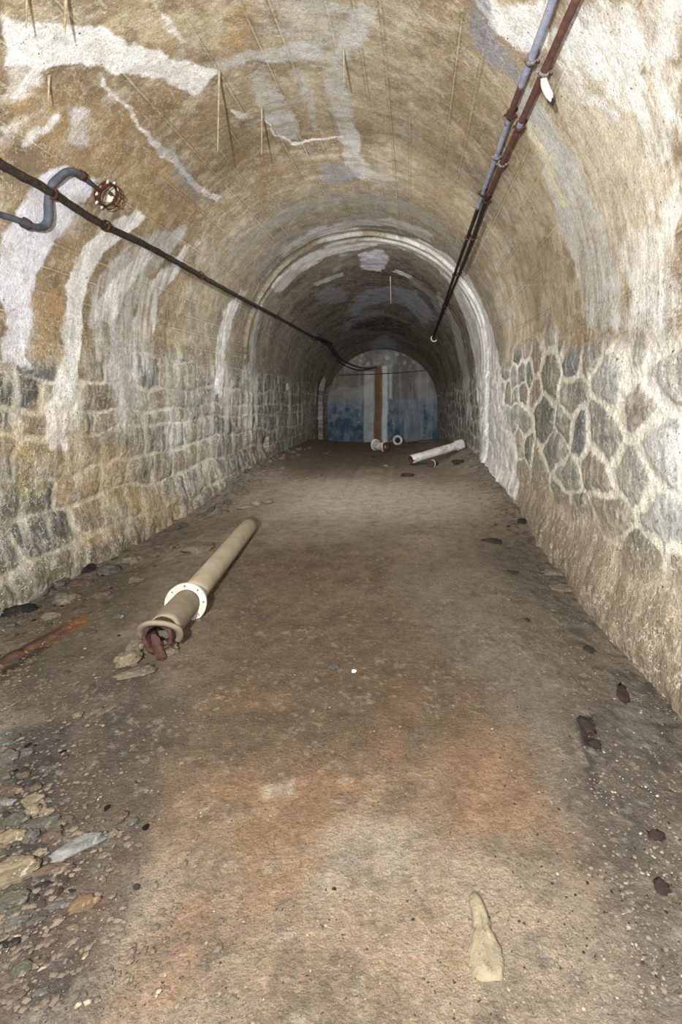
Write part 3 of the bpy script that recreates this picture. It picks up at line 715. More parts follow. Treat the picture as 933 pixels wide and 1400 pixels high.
# grey hose looping behind the cable to the lamp
hp = [(-60, 278, .05), (0, 293, .05), (20, 300, .06), (36, 307, .07), (48, 307, .07), (56, 297, .07), (60, 276, .045), (66, 255, .025), (73, 240, .05), (82, 231, .06), (94, 230, .06), (106, 238, .05), (122, 250, .045)]
root = empty('bent_hose', on_shell(60, 270, 0), 'slate grey hose bent into an S on the white lime of left wall', 'hose')
base = root.location
mesh_obj('hose', *sweep([on_shell(x, y, o_)-base for x, y, o_ in hp], [0.024, .024, .026, .03, .034, .036, .036, .035, .034, .034, .032, .028, .022], 12, 0.10, 3, 8), M_hose, root)
for x, y in ((24, 302), (101, 234)):
    c0 = on_shell(x, y, .055)-base; c1 = on_shell(x+8, y+4, .055)-base
    v = xform(lathe([(0.026, 0), (0.044, 0.004), (0.044, 0.05), (0.026, 0.054)], 16, 0.3, x), align_y(c0, c1))
    tagset(mesh_obj('coupling', *v, M_rustd, root), 'crusted dark coupling')

# broken bulkhead lamp
lc = on_shell(142, 264, 0.0); a_l, Y_l, _, _ = hit(142, 264); nx, nz = shell_n(np.array(a_l))
nrm = Vector((float(nx), 0, float(nz)))
root = empty('bulkhead_lamp', lc, 'broken round bulkhead lamp with rusted cage and white inside', 'lamp')
LM = Matrix.Translation(nrm*0.0) @ nrm.to_track_quat('Y', 'Z').to_matrix().to_4x4()
LR = 0.125
mesh_obj('housing', *xform(lathe([(LR, 0), (LR*1.05, .03), (LR*.98, .055), (LR*.84, .06), (LR*.82, .045), (LR*.78, 0.02), (0.001, 0.016), (0.001, 0)], 36, 0.14, 2), LM), M_rust, root)
tagset(mesh_obj('reflector', *xform(lathe([(0.001, 0.020), (LR*.70, .026), (LR*.80, .050), (LR*.72, .038), (0.001, .030)], 28, 0.05), LM), obj_mat('enamel white', (222, 218, 206), (190, 178, 150), 18, (60, 110, 70), 0.68), root), 'stained white dish')
tagset(mesh_obj('lampholder', *xform(sweep([(-0.03, .02, .03), (-.025, .05, .03), (-.02, .06, .028)], [.016, .02, .013], 10, 0.1), LM), obj_mat('verdigris brass', (52, 84, 62), (40, 46, 38), 20), root), 'green corroded fitting')
cg = []
for q in range(6):
    an = q*math.pi/3+0.3
    if q == 4: continue
    r0 = LR*1.0
    cg.append(sweep([(math.cos(an)*r0, .06, math.sin(an)*r0), (math.cos(an)*r0*1.02, .11, math.sin(an)*r0), (math.cos(an)*r0*.7, .145, math.sin(an)*r0*.7), (math.cos(an)*r0*.42, .15, math.sin(an)*r0*.42)], .0045, 6, 0.3, q, 4))
cg.append(sweep([(math.cos(i*.7)*LR*.98+.012, .105, math.sin(i*.7)*LR*.98) for i in range(9)], .005, 6, 0.3, 7, 4, closed=True))
cg.append(sweep([(math.cos(i*.9)*LR*.42, .15, math.sin(i*.9)*LR*.42) for i in range(7)], .0045, 6, 0.3, 9, 4, closed=True))
mesh_obj('wire_cage', *xform(join(*cg), LM), M_rust, root)
lugs = []
for q in range(9):
    an = q*0.72+0.2; v = rock_vf(.018, .012, .026, 40+q, sub=2)
    lugs.append(([p+Vector((math.cos(an)*LR*1.08, .035, math.sin(an)*LR*1.08)) for p in v[0]], v[1]))
tagset([mesh_obj('lime_nodule', *xform(g, LM), M_lime, root) for g in lugs[1:]] and mesh_obj('lime_nodule', *xform(lugs[0], LM), obj_mat('rust and lime crust', (70, 40, 36), (206, 198, 204), 30, rough=0.9, sharp=0.05), root), 'largest rusty nodule on the rim')
v = sweep([on_shell(118, 247, .04)-lc, on_shell(126, 253, .045)-lc, on_shell(131, 257, .045)-lc], .02, 10, 0.2, 5)
mesh_obj('cable_gland', *v, M_rustd, root)

#CONDUITS
M_cw = obj_mat('whitened steel conduit', (166, 170, 190), (138, 142, 164), 10, (74, 60, 58), 0.60, rough=0.7, bump=0.8, scale3=16)
M_cr = obj_mat('rusted steel conduit', (112, 76, 66), (84, 58, 52), 16, (60, 46, 44), 0.60, rough=0.85, bump=0.9)
M_ck = obj_mat('blackened steel conduit', (46, 36, 34), (30, 26, 26), 16, (96, 82, 76), 0.66, rough=0.8, bump=0.9)
M_clamp = obj_mat('limed clamp', (150, 144, 140), (110, 96, 88), 30, (64, 50, 46), .56, rough=.9, bump=1.0)
def seg_between(fn, segs, root, base, r):
    for y0, y1, mt, lab in segs:
        n = max(3, int(abs(y1-y0)/18)+2)
        pts = [fn(y0+(y1-y0)*i/(n-1))-base for i in range(n)]
        o = mesh_obj('conduit_length', *sweep(pts, r, 10, 0.10, y0, 5), mt, root)
        tagset(o, lab)
def L1(py): return on_shell(np.interp(py, [-150, 0, 145, 205, 256, 281, 350, 455], [812, 765, 708, 687, 667, 659, 633, 596]), py, 0.07)
def L2(py): return on_shell(np.interp(py, [-150, 0, 90, 165, 218, 268, 350, 460], [866, 797, 755, 720, 694, 672, 641, 594]), py, 0.075)
for nm, fn, lab, segs, clamps in (
    ('steel_conduit', L1, 'whitened steel conduit clipped to the vault, left of the pair', [(-150, 110, M_cw, 'pale length'), (110, 150, M_cr, 'rusty length'), (150, 280, M_cw, 'pale length'), (280, 455, M_ck, 'blackened length')], (70, 148, 206, 258, 320, 372, 415)),
    ('steel_conduit', L2, 'brown rusted steel conduit clipped to the vault, right of the pair', [(-150, 158, M_cr, 'rusty length'), (158, 166, M_cw, 'pale collar'), (166, 262, M_cr, 'rusty length'), (262, 460, M_ck, 'blackened length')], (86, 164, 216, 268, 320, 372, 415))):
    base = fn(200.0); root = empty(nm, base, lab, 'conduit')
    seg_between(fn, segs, root, base, 0.026)
    for i, cy in enumerate(clamps):
        p0 = fn(cy)-base; p1 = fn(cy+4)-base; a_, Y_, _, _ = hit(*(np.interp(cy, [0, 1], [0, 1]), cy)) if False else (0, 0, 0, 0)
        X0 = fn(cy); wl = X0 + (X0-Vector((float(prof(X0.y)[0]), X0.y, float(prof(X0.y)[2])))).normalized()*0.075
        Mx = align_y(p0, p1)
        v = join(xform(lathe([(.027, 0), (.041, .004), (.041, .034), (.027, .038)], 16, 0.25, i), Mx), sweep([p0+(wl-X0)*0.35, wl-base], [.016, .02], 8, .2, i))
        for sgn in (-1, 1):
            v = join(v, xform(rock_vf(.014, .014, .014, i*3+sgn+9, sub=1), Mx @ Matrix.Translation((sgn*.048, .018, -0.005))))
        o = mesh_obj('pipe_clamp', *v, M_rustd if i % 2 or cy > 250 else M_clamp, root)
# hanging scrap of lime-coated bracket
base = L2(92.0)
b0 = Vector((0, 0, 0)); v = join(sweep([Vector((0, 0, -.02)), Vector((.015, .0, -.09)), Vector((.045, .0, -.15)), Vector((.055, -.01, -.20))], [.018, .026, .024, .006], 10, .5, 3, 6), rock_vf(.035, .03, .03, 8, sub=2))
root = empty('hanging_bracket', base, 'torn white-crusted bracket dangling beneath the rusted conduit', 'bracket')
mesh_obj('crusted_arm', *v, M_lime, root)
tagset(mesh_obj('hooked_tip', *sweep([Vector((.05, 0, -.17)), Vector((.068, -.01, -.20)), Vector((.062, -.02, -.225)), Vector((.048, -.02, -.215))], [.012, .012, .010, .004], 8, .2), M_ck, root), 'black rusty tip')
# junction box where the conduits stop
bp = on_shell(596, 461, 0.07); root = empty('junction_box', bp, 'small round junction box where the pair of conduits ends', 'junction box')
Mx = (-(Vector((0, -1, 0.0)))).to_track_quat('Y', 'Z').to_matrix().to_4x4()
mesh_obj('box_body', *lathe([(.001, -.05), (.10, -.05), (.115, -.03), (.115, .05), (.001, .05)], 24, .08), M_lime, root)
mesh_obj('box_lid', *lathe([(.001, -.075), (.055, -.075), (.075, -.055), (.075, -.049), (.001, -.049)], 24, .1), M_ck, root)

#STALACTITES
M_stal = obj_mat('lime straw', (176, 164, 140), (140, 122, 96), 20, (110, 86, 60), 0.64, rough=0.6, bump=0.5)
def straw(px, y0, y1, r, label, lean=0.0, seed=0):
    top = on_shell(px, y0, 0.0); L = (y1-y0)/F*top.y
    v = sweep([Vector((0, 0, 0.03)), Vector((0, 0, -.02)), Vector((lean*L*.3, 0, -L*.35)), Vector((lean*L*.7, 0, -L*.7)), Vector((lean*L, 0, -L))], [r*2.2, r*1.5, r*1.1, r*.9, r*.45], 8, 0.25, seed, 8)
    tagset(mesh_obj('drip_straw', *v, M_stal, None, loc=top), label, 'stalactite', 'mineral straws hanging from the vault')
straw(300, 96, 208, .0085, 'longest tan mineral straw hanging at the tip of the white patch', -.02, 1)
straw(358, 146, 212, .0085, 'mineral straw hanging where a thin white crack meets the vault', .0, 2)
straw(91, -20, 44, .010, 'pale mineral straw hanging from the top-left white patch, right of the dark one', -.04, 3)
straw(37, -20, 38, .007, 'thin dark mineral straw hanging nearest the top-left corner', -.02, 4)
straw(67, 104, 140, .007, 'short mineral straw hanging beneath the white patch above the grey hose', -.02, 5)
straw(470, 66, 114, .0075, 'mineral straw hanging at the crown between grey-white streaks', .02, 6)
straw(534, 376, 415, .012, 'dark mineral straw hanging from the deep end of the vault', .02, 7)

#PIPES
M_pipe = obj_mat('cream painted cast iron', (172, 163, 145), (154, 143, 122), 5, (122, 110, 92), 0.66, rough=0.75, bump=0.25, bscale=60)
M_pipe2 = obj_mat('dusty pipe paint', (130, 120, 102), (114, 103, 86), 8, (90, 77, 62), 0.64, rough=0.85, bump=0.5, bscale=60)
M_fl = obj_mat('white flange paint', (194, 192, 184), (168, 162, 150), 14, (116, 98, 78), 0.66, rough=0.7, bump=0.4)
def tube(a, b, r, th, seg=40, wob=0.0, seed=0):
    L = (Vector(b)-Vector(a)).length; n = 10
    pr = [(r, L*i/n) for i in range(n+1)] + [(r-th, L*(n-i)/n) for i in range(n+1)]
    return xform(lathe(pr, seg, wob, seed), align_y(a, b))
near_c = Vector((-1.44, 2.98, 0)); near_c.z = gz(near_c.x, near_c.y)+0.118
far_c = Vector((-1.765, 5.86, 0)); far_c.z = gz(far_c.x, far_c.y)+0.085
def along(t): return near_c+(far_c-near_c)*t
root = empty('flanged_pipe', Vector((near_c.x, near_c.y, gz(near_c.x, near_c.y))), 'long cream painted pipe with bolted flange lying along left of path', 'pipe')
B = root.location
mesh_obj('pipe_barrel', *tube(along(.19)-B, far_c-B, .088, .012, 40, .02), M_pipe, root)
tagset(mesh_obj('pipe_spigot', *tube(along(.03)-B, along(.182)-B, .094, .012, 40, .04, 3), M_pipe2, root), 'dusty brown near length')
fl = root_f = None
def flange(c0, c1, R, r, th, holes=8):
    bm = bmesh.new(); segn = 64; rings = 4
    # disc with real bolt holes: grid of sectors with a square-ish hole in every one
    V, Fc = [], []
    for face in (0, th):
        for k in range(segn):
            an = 2*math.pi*k/segn
            for q in range(5):
                rr = r+(R-r)*q/4; hk = k % (segn//holes)
                V.append(Vector((math.cos(an)*rr, face, math.sin(an)*rr)))
    def idx(f, k, q): return f*segn*5+(k % segn)*5+q
    step = segn//holes
    for k in range(segn):
        for q in range(4):
            hole = (k % step in (0,)) and q in (2,)
            if hole:
                for (ka, qa, kb, qb) in ((k, q, k+1, q), (k+1, q, k+1, q+1), (k+1, q+1, k, q+1), (k, q+1, k, q)):
                    Fc.append((idx(0, ka, qa), idx(0, kb, qb), idx(1, kb, qb), idx(1, ka, qa)))
                continue
            Fc.append((idx(0, k, q), idx(0, k+1, q), idx(0, k+1, q+1), idx(0, k, q+1)))
            Fc.append((idx(1, k, q), idx(1, k, q+1), idx(1, k+1, q+1), idx(1, k+1, q)))
        Fc.append((idx(0, k, 4), idx(0, k+1, 4), idx(1, k+1, 4), idx(1, k, 4)))
        Fc.append((idx(0, k, 0), idx(1, k, 0), idx(1, k+1, 0), idx(0, k+1, 0)))
    bm.free()
    return xform((V, Fc), align_y(c0, c1))
o = mesh_obj('flange', *flange(along(.178)-B, along(.3)-B, .138, .086, .018), M_fl, root, smooth=False); tagset(o, 'white painted flange with bolt holes')
o2 = mesh_obj('mating_flange', *flange(along(.186)-B, along(.3)-B, .132, .086, .016), M_fl, root, smooth=False)
# broken collar at the near mouth
tilt = align_y(along(.012)-B, along(.012)-B+Vector((-0.05, 1.0, 0.75)))
pr = [(.094, 0), (.130, 0.0), (.134, .012), (.128, .022), (.094, .020)]
V, Fc = lathe(pr, 56, .06, 5)
keep = [f for f in Fc if not (0.62 < ((f[0]//5)/56.0) < 0.86)]
mesh_obj('broken_collar', *xform((V, keep), tilt), M_pipe2, root)
mesh_obj('rusted_mouth', *tube(along(-.004)-B, along(.05)-B, .085, .018, 32, .18, 9), M_rustd, root)
tagset(mesh_obj('rusted_tongue', *xform(rock_vf(.034, .016, .085, 17, rough=.3), Matrix.Translation(near_c-B+Vector((0.02, -.03, -.055))) @ Matrix.Rotation(-.3, 4, 'Y')), M_rustd, root), 'dark rusted iron tongue')

# far pipes
def base_pt(x, y): return Vector((x, y, gz(x, y)))
p0 = Vector((.14, 11.75, 0)); p0.z = gz(p0.x, p0.y)+.155
p1 = Vector((1.38, 12.5, 0)); p1.z = gz(p1.x, p1.y)+.13
root = empty('white_pipe', base_pt(p0.x, p0.y), 'white pipe with rusty open mouth lying on debris by right wall', 'pipe'); B = root.location
M_wp = obj_mat('scabby white pipe', (190, 186, 182), (150, 144, 136), 7, (104, 88, 76), 0.62, rough=0.8, bump=0.5)
mesh_obj('pipe_barrel', *tube(p0-B, p1-B, .098, .014, 32, .05), M_wp, root)
dd = (p1-p0).normalized()
mesh_obj('socket', *tube(p1-dd*.16-B, p1+dd*.02-B, .125, .03, 32, .12, 4), M_wp, root)
tagset(mesh_obj('rusted_mouth', *tube(p0-dd*.012-B, p0+dd*.12-B, .092, .03, 28, .08, 2), M_rust, root), 'rust brown mouth')
tagset(mesh_obj('silt_plug', *xform(lathe([(.001, .05), (.07, .05), (.07, .07), (.001, .07)], 20), align_y(p0-B, p1-B)), M_rust, root), 'brown rust filling')
q0 = Vector((.565, 11.62, 0)); q0.z = gz(q0.x, q0.y)+.085; q1 = Vector((.70, 12.0, 0)); q1.z = gz(q1.x, q1.y)+.02
root = empty('pipe_stub', base_pt(q0.x, q0.y), 'short dark rusted pipe stub tucked beneath the white pipe', 'pipe'); B = root.location
mesh_obj('stub_barrel', *tube(q0-B, q1-B, .085, .02, 28, .08, 6), M_rustd, root)
mesh_obj('stub_collar', *tube(q0+(q1-q0)*.28-B, q0+(q1-q0)*.42-B, .095, .015, 28, .08, 7), M_wp, root)
tagset(mesh_obj('plug', *xform(lathe([(.001, .02), (.07, .02), (.07, .04), (.001, .04)], 20), align_y(q0-B, q1-B)), M_rustd, root), 'blind rusty face')
# elbow fitting
x, y, z = on_floor(518, 617); root = empty('pipe_elbow', (x, y, z), 'pale pipe elbow with rusty open mouth before the end wall', 'pipe fitting')
M_wp2 = obj_mat('greyed pipe paint', (186, 188, 180), (140, 136, 122), 8, (110, 74, 44), 0.6, rough=.85, bump=.5)
mesh_obj('elbow_body', *sweep([(-.12, .25, .18), (-.05, .12, .17), (.06, -.02, .15), (.20, -.12, .14)], [.12, .13, .125, .12], 24, .12, 3, 8, caps=False), M_wp2, root)
mesh_obj('elbow_flange', *xform(lathe([(.12, 0), (.155, 0), (.155, .05), (.12, .05)], 28, .05), align_y((.15, -.09, .155), (.3, -.2, .145))), M_wp2, root)
mesh_obj('rusted_mouth', *xform(lathe([(.07, -.02), (.122, -.03), (.128, .06), (.10, .06), (.07, .03)], 28, .1), align_y((.19, -.115, .142), (.33, -.22, .13))), M_rust, root)
mesh_obj('back_flange', *xform(lathe([(.10, 0), (.17, 0), (.17, .04), (.10, .04)], 28, .06), align_y((-.12, .22, .18), (-.05, .12, .17))), M_wp2, root)
# ring
x, y, z = on_floor(544, 608); root = empty('pipe_ring', (x, y, z+.0), 'upright pale pipe ring standing right of the elbow', 'pipe fitting')
mesh_obj('ring_body', *xform(lathe([(.10, -.06), (.165, -.06), (.17, .0), (.16, .12), (.10, .12)], 32, .06), Matrix.Translation((0, 0, .155))), M_wp2, root)
tagset(mesh_obj('inner_lining', *xform(lathe([(.07, -.03), (.102, -.03), (.102, .1), (.07, .1)], 28, .08), Matrix.Translation((0, 0, .155))), M_rustd, root), 'dark rusty lining')
# thin rod lying at foot of the end wall
x0, y0, z0 = on_floor(558, 606.5); x1, y1, z1 = on_floor(598, 603)
p = Vector((x0, min(y0, 19), 0)); q = Vector((x0+.95, p.y+.6, 0)); p.z = gz(p.x, p.y)+.035; q.z = gz(q.x, q.y)+.05
tagset(mesh_obj('iron_rod', *sweep([Vector((0, 0, 0)), (q-p)*.5+Vector((0, 0, .01)), q-p], .022, 8, .2), M_rustd, None, loc=p), 'dark iron rod lying on earth by end wall', 'rod')
# rusted angle iron half buried, left
xa, ya, za = on_floor(-30, 925); xb, yb, zb = on_floor(88, 862)
root = empty('rusted_rail', (xb, yb, zb), 'flat rusted iron strip half buried at left edge of photo', 'scrap iron')
def strip(pts, wdt, th, seed=0):
    V, Fc = [], []; n = len(pts)
    for i, p in enumerate(pts):
        d = (pts[min(i+1, n-1)]-pts[max(i-1, 0)]).normalized(); s = Vector((d.y, -d.x, 0)).normalized()
        ww = wdt*(1+.5*mnoise.noise(p*6+Vector((seed, 0, 0))))
        for sg, hh in ((-1, 0), (-.9, th), (.9, th), (1, 0)): V.append(p+s*ww*sg+Vector((0, 0, hh*(1+.6*mnoise.noise(p*14+Vector((sg, 0, 0)))))))
    for i in range(n-1):
        for k in range(4): Fc.append((i*4+k, i*4+(k+1) % 4, i*4+4+(k+1) % 4, i*4+4+k))
    Fc += [(0, 1, 2, 3), tuple(range(n*4-1, n*4-5, -1))]
    return V, Fc
pp = []
for i in range(16):
    t = i/15; X_ = xa+(xb-xa)*t; Y_ = ya+(yb-ya)*t; pp.append(Vector((X_, Y_, gz(X_, Y_)-.012))-Vector((xb, yb, zb)))
mesh_obj('iron_strip', *strip(pp, .035, .03), M_rustd, root)
pp2 = [p+Vector((.01, .03, .004)) for p in pp[6:]]
tagset(mesh_obj('rust_scale', *strip(pp2, .03, .026, 4), obj_mat('orange rust', (96, 64, 34), (64, 44, 28), 12, rough=.95), root), 'orange rust scale')

#ROCKS
def rmat(nm, c1, c2, c3=None):
    d = lambda c: tuple(((c[0]+c[1]+c[2])/3*.35+q*.65)*.80 for q in c)
    return obj_mat(nm, d(c1), d(c2), 14, d(c3), .58, rough=.9, bump=1.0, bscale=60, sharp=.14, spec=.05, scale3=38)
RM = {
 'grey': rmat('grey stone', (112, 106, 94), (88, 84, 76), (140, 134, 120)),
 'green': rmat('olive stone', (104, 100, 80), (84, 82, 68), (132, 124, 100)),
 'tan': rmat('tan stone', (156, 136, 98), (124, 106, 76), (176, 160, 124)),
 'yellow': rmat('yellow stone', (160, 138, 98), (120, 100, 72), (188, 174, 142)),
 'brown': rmat('brown stone', (118, 94, 72), (94, 76, 60), (140, 118, 94)),
 'orange': rmat('orange brown stone', (152, 112, 70), (116, 88, 60), (168, 138, 100)),
 'pale': rmat('pale slate', (152, 152, 144), (116, 114, 106), (160, 158, 148)),
 'dark': rmat('dark stone', (58, 52, 48), (42, 40, 38), (84, 76, 68)),
 'mud': rmat('mud coated stone', (140, 122, 96), (116, 98, 76), (160, 144, 116)),
}
def rock(name, px, py, wpx_, hpx, kind, label, cat='stone', group=None, rot=0.0, thick=0.55, seed=1, facets=11, sink=0.3, rough=.30, sub=4, taper=0.0, tilt=0.0):
    """wpx_: width across, hpx: apparent height in the photo, mostly depth along the ground seen from 1.5 m up"""
    X_, Y_, Z_ = on_floor(px, py)
    sx = wpx_/2*Y_/F*1.12
    # a ground length d seen at distance Y covers F*CAMZ*d/Y^2
    sy = max(hpx*Y_*Y_/(F*CAMZ)/2*0.80, sx*0.35)
    if Y_ > 4: sy = min(sy, sx*1.2)
    sz = min(sx, sy)*thick
    vf = rock_vf(sx, sy, sz, seed, facets, rough, sub, taper)
    o = mesh_obj(name, *vf, RM[kind], None, loc=(X_, Y_, Z_+sz*(0.62-sink)))
    o.rotation_euler = (tilt, 0, rot)
    for p in o.data.polygons: p.use_smooth = True
    tagset(o, label, cat, group)
    return o
G1 = 'loose stones heaped at the lower left'
L_ = [
 (11, 1039, 24, 22, 'grey', 'rounded grey-brown stone at left edge, uppermost but one of the column of stones', 0, .6),
 (9, 1064, 20, 15, 'green', 'small rounded olive stone at left edge below a grey-brown one', 0, .6),
 (15, 1084, 30, 19, 'brown', 'flat oval brown stone at left edge above a pale glinting stone', 0, .5),
 (11, 1100, 22, 12, 'pale', 'small pale glinting stone at left edge under an oval brown stone', .2, .5),
 (46, 1099, 30, 20, 'tan', 'tan stone behind two smaller tan cobbles at lower left', .1, .7),
 (46, 1113, 19, 18, 'tan', 'tan cobble leaning against a larger tan stone', 0, .9),
 (64, 1114, 18, 12, 'tan', 'small oval tan pebble right of the tan cobble', 0, .7),
 (21, 1124, 34, 30, 'green', 'broad olive-grey stone left of the dark slate sliver', .4, .5),
 (52, 1132, 58, 13, 'green', 'long thin dark olive slate sliver under the tan cobbles', .28, .5),
 (15, 1154, 34, 30, 'yellow', 'bright yellow-cream stone at left edge above the big ochre slab', .3, .8),
 (41, 1148, 20, 24, 'grey', 'upright grey stone right of the yellow-cream stone', .2, .7),
 (71, 1146, 22, 26, 'brown', 'brown stone below the slate sliver, left of the pale slate', .1, .6),
 (55, 1170, 17, 12, 'tan', 'small tan wedge stone above the big ochre slab', .2, .7),
 (20, 1194, 62, 50, 'yellow', 'big ochre slab at left edge, largest stone of the heap', .25, .4),
 (112, 1158, 78, 26, 'pale', 'large pale leaf-shaped slate lying among dark gravel', .62, .35),
 (72, 1190, 46, 19, 'brown', 'flat dull brown stone beneath the pale leaf-shaped slate', .25, .45),
 (14, 1236, 38, 40, 'green', 'broad grey-green slab at left edge below the ochre slab', .2, .4),
 (86, 1238, 34, 18, 'grey', 'low grey stone left of the orange-brown triangular one', .15, .5),
 (112, 1240, 34, 32, 'orange', 'orange-brown triangular stone pointing up right', .5, .35),
 (98, 1221, 11, 7, 'dark', 'tiny black stone above the grey and orange-brown ones', .1, .7),
 (163, 1123, 19, 18, 'brown', 'brown stone in the dark gravel beyond the tip of the pale slate', .4, .6),
 (181, 1128, 14, 14, 'grey', 'small grey stone right of a brown one in dark gravel', .2, .7),
 (155, 1143, 13, 13, 'mud', 'small muddy stone just beyond the tip of the pale slate', .2, .7),
 (49, 1079, 15, 14, 'brown', 'small brown stone above the tan stones at lower left', .3, .6),
 (37, 1032, 20, 13, 'grey', 'flattish grey stone right of the rounded grey-brown one', .2, .5),
 (7, 1018, 20, 12, 'grey', 'greyish stone at left edge, topmost of the column', .1, .5),
 (30, 1331, 24, 34, 'green', 'oval olive stone half sunk at lower left near the corner', .1, .4),
 (55, 1322, 22, 16, 'brown', 'brown stone right of the oval olive stone near lower left corner', .3, .5),
 (14, 1290, 26, 20, 'dark', 'dark stone at left edge above the oval olive stone', .3, .5),
 (26, 1262, 30, 20, 'grey', 'grey stone under the broad grey-green slab at left edge', .4, .5),
 (34, 1062, 16, 12, 'brown', 'small brown stone right of the small rounded olive stone', .3, .6),
 (60, 1054, 14, 9, 'grey', 'small grey stone above the small brown ones at lower left', .1, .6),
 (92, 1120, 22, 11, 'brown', 'brown stone right of the slate sliver tip', -.2, .5),
 (132, 1192, 18, 10, 'grey', 'small grey stone under the point of the pale slate', .1, .5),
 (142, 1172, 15, 9, 'mud', 'small muddy stone right of the pale slate', .4, .5),
 (60, 1212, 20, 12, 'dark', 'dark stone right of the big ochre slab', .2, .5),
 (50, 1262, 24, 14, 'green', 'olive stone below a low grey one at lower left', .5, .5),
 (100, 1272, 18, 12, 'mud', 'muddy stone below the orange-brown triangular stone', .1, .5),
 (18, 1368, 32, 24, 'brown', 'brown stone closest to the lower left corner', .3, .4),
 (56, 1362, 22, 15, 'grey', 'grey stone right of the brown corner stone', .2, .5),
 (125, 1098, 14, 9, 'brown', 'small brown stone alone in dark gravel beyond the pale slate', .2, .5),
 (176, 1158, 15, 12, 'mud', 'muddy stone on the edge of the dark gravel beside the path', .1, .5),
 (70, 1285, 24, 16, 'brown', 'brown stone between the grey-green slab and the sunken olive stone', .3, .4),
]
for i, (px, py, w_, h_, kd, lab, rot, th) in enumerate(L_):
    nm = 'stone_slab' if ('slab' in lab.split(',')[0] or 'slate' in lab.split(' lying')[0] and w_ > 50) else 'stone'
    rock(nm, px, py, w_, h_, kd, lab, group=G1, rot=rot, thick=th, seed=100+i, sink=.22, taper=(.55 if 'triangular' in lab or 'leaf' in lab else 0))
G5 = 'half buried blocks of the ledge under left wall'
for i, (px, py, w_, h_, kd, lab) in enumerate([
 (14, 806, 44, 18, 'mud', 'half buried muddy block at left edge under left wall'), (52, 812, 38, 16, 'grey', 'half buried grey block right of the muddy one under left wall'),
 (90, 822, 36, 15, 'mud', 'half buried muddy block above the tip of the rusted strip'), (30, 838, 42, 16, 'dark', 'dark half buried block between left wall and rusted strip'),
 (110, 800, 30, 12, 'brown', 'brown half buried block below a dark stone of the left ledge'), (150, 783, 34, 12, 'grey', 'grey half buried block where the left ledge narrows'),
 (8, 862, 30, 14, 'grey', 'grey half buried block at left edge above the rusted strip'), (70, 845, 26, 11, 'mud', 'small muddy block just above the rusted strip'),
 (185, 768, 34, 11, 'mud', 'long muddy block at foot of left wall, farthest of the ledge'), (140, 815, 22, 9, 'brown', 'small brown block right of the ledge under left wall')]):
    rock('half_buried_block', px, py, w_, h_, kd, lab, group=G5, seed=400+i, rot=.3, thick=.5, sink=.42)
G6 = 'stones at the foot of right wall'
for i, (px, py, w_, h_, kd, lab) in enumerate([
 (778, 774, 30, 12, 'green', 'grey-green stone against the foot of right wall where white streaks end above'), (757, 785, 34, 9, 'mud', 'flat muddy slab left of the grey-green stone by right wall'),
 (770, 806, 38, 10, 'mud', 'broad flat muddy stone in front of the flat slab by right wall'), (812, 818, 18, 9, 'grey', 'small grey stone at the foot of right wall, nearest of its group'),
 (858, 868, 26, 12, 'mud', 'muddy stone half sunk where right wall meets the gravel'), (893, 915, 34, 16, 'mud', 'pale muddy stone under the dark flake by right wall'),
 (799, 925, 16, 10, 'mud', 'flat muddy stone above the upright dark wood scrap'), (716, 715, 16, 6, 'dark', 'dark stone near the foot of right wall beyond the flat slabs')]):
    rock('stone', px, py, w_, h_, kd, lab, group=G6, seed=440+i, rot=-.3, thick=.5, sink=.35)
G2 = 'stones round the near mouth of the long pipe'
rock('stone', 226, 893, 32, 18, 'yellow', 'yellowish stone under the near mouth of the long pipe', group=G2, seed=201, thick=.8, sink=.2)
rock('stone', 177, 905, 34, 24, 'tan', 'tan stone left of the near mouth of the long pipe', group=G2, seed=202, rot=.5, thick=.6, sink=.2)
rock('stone_slab', 188, 921, 48, 22, 'mud', 'flat muddy slab in front of the near mouth of the long pipe', group=G2, seed=203, rot=.5, thick=.3, sink=.2)
rock('stone', 186, 886, 22, 16, 'mud', 'muddy stone left of the rusted tongue of the long pipe', group=G2, seed=204, thick=.6, sink=.2)
G3 = 'single stones between left wall and path'
for i, (px, py, w_, h_, kd, lab, rot) in enumerate([
 (270, 753, 40, 13, 'mud', 'flat muddy slab left of the far half of the long pipe', .2),
 (245, 759, 14, 6, 'mud', 'small flat stone beside the muddy slab left of the pipe', .2),
 (128, 976, 12, 20, 'mud', 'narrow slate shard left of its pale twin, below the pipe', -.35),
 (148, 973, 13, 28, 'mud', 'pale narrow slate shard, right of its twin, below the pipe', -.25),
 (106, 979, 13, 12, 'mud', 'small round muddy stone left of the two slate shards', 0),
 (10, 1003, 18, 10, 'grey', 'grey stone at left edge above the column of stones', .2),
 (28, 968, 20, 10, 'brown', 'brown stone near left edge below the rusted strip', .2),
 (185, 795, 18, 9, 'mud', 'flat muddy stone below the foot of left wall', .3),
 (160, 845, 16, 9, 'grey', 'small grey stone left of the pipe flange', .1),
 (120, 780, 22, 12, 'dark', 'dark stone at foot of left wall', .1),
 (78, 800, 26, 12, 'grey', 'grey stone on the dark ledge under left wall', .2),
 (272, 849, 8, 6, 'mud', 'small muddy stone just right of the pipe spigot', .2),
 (352, 690, 18, 5, 'tan', 'small flat tan stone beyond the far end of the long pipe', .2),
 (458, 914, 16, 8, 'grey', 'patchy grey stone pressed in the path left of the white chip', 0),
 (428, 973, 9, 12, 'mud', 'small upright muddy stone in the middle of the path', 0),
 (527, 638, 9, 6, 'tan', 'small tan stone in front of the pipe elbow', 0),
]):
    rock('stone', px, py, w_, h_, kd, lab, group=G3, seed=230+i, rot=rot, thick=.45, sink=.2)
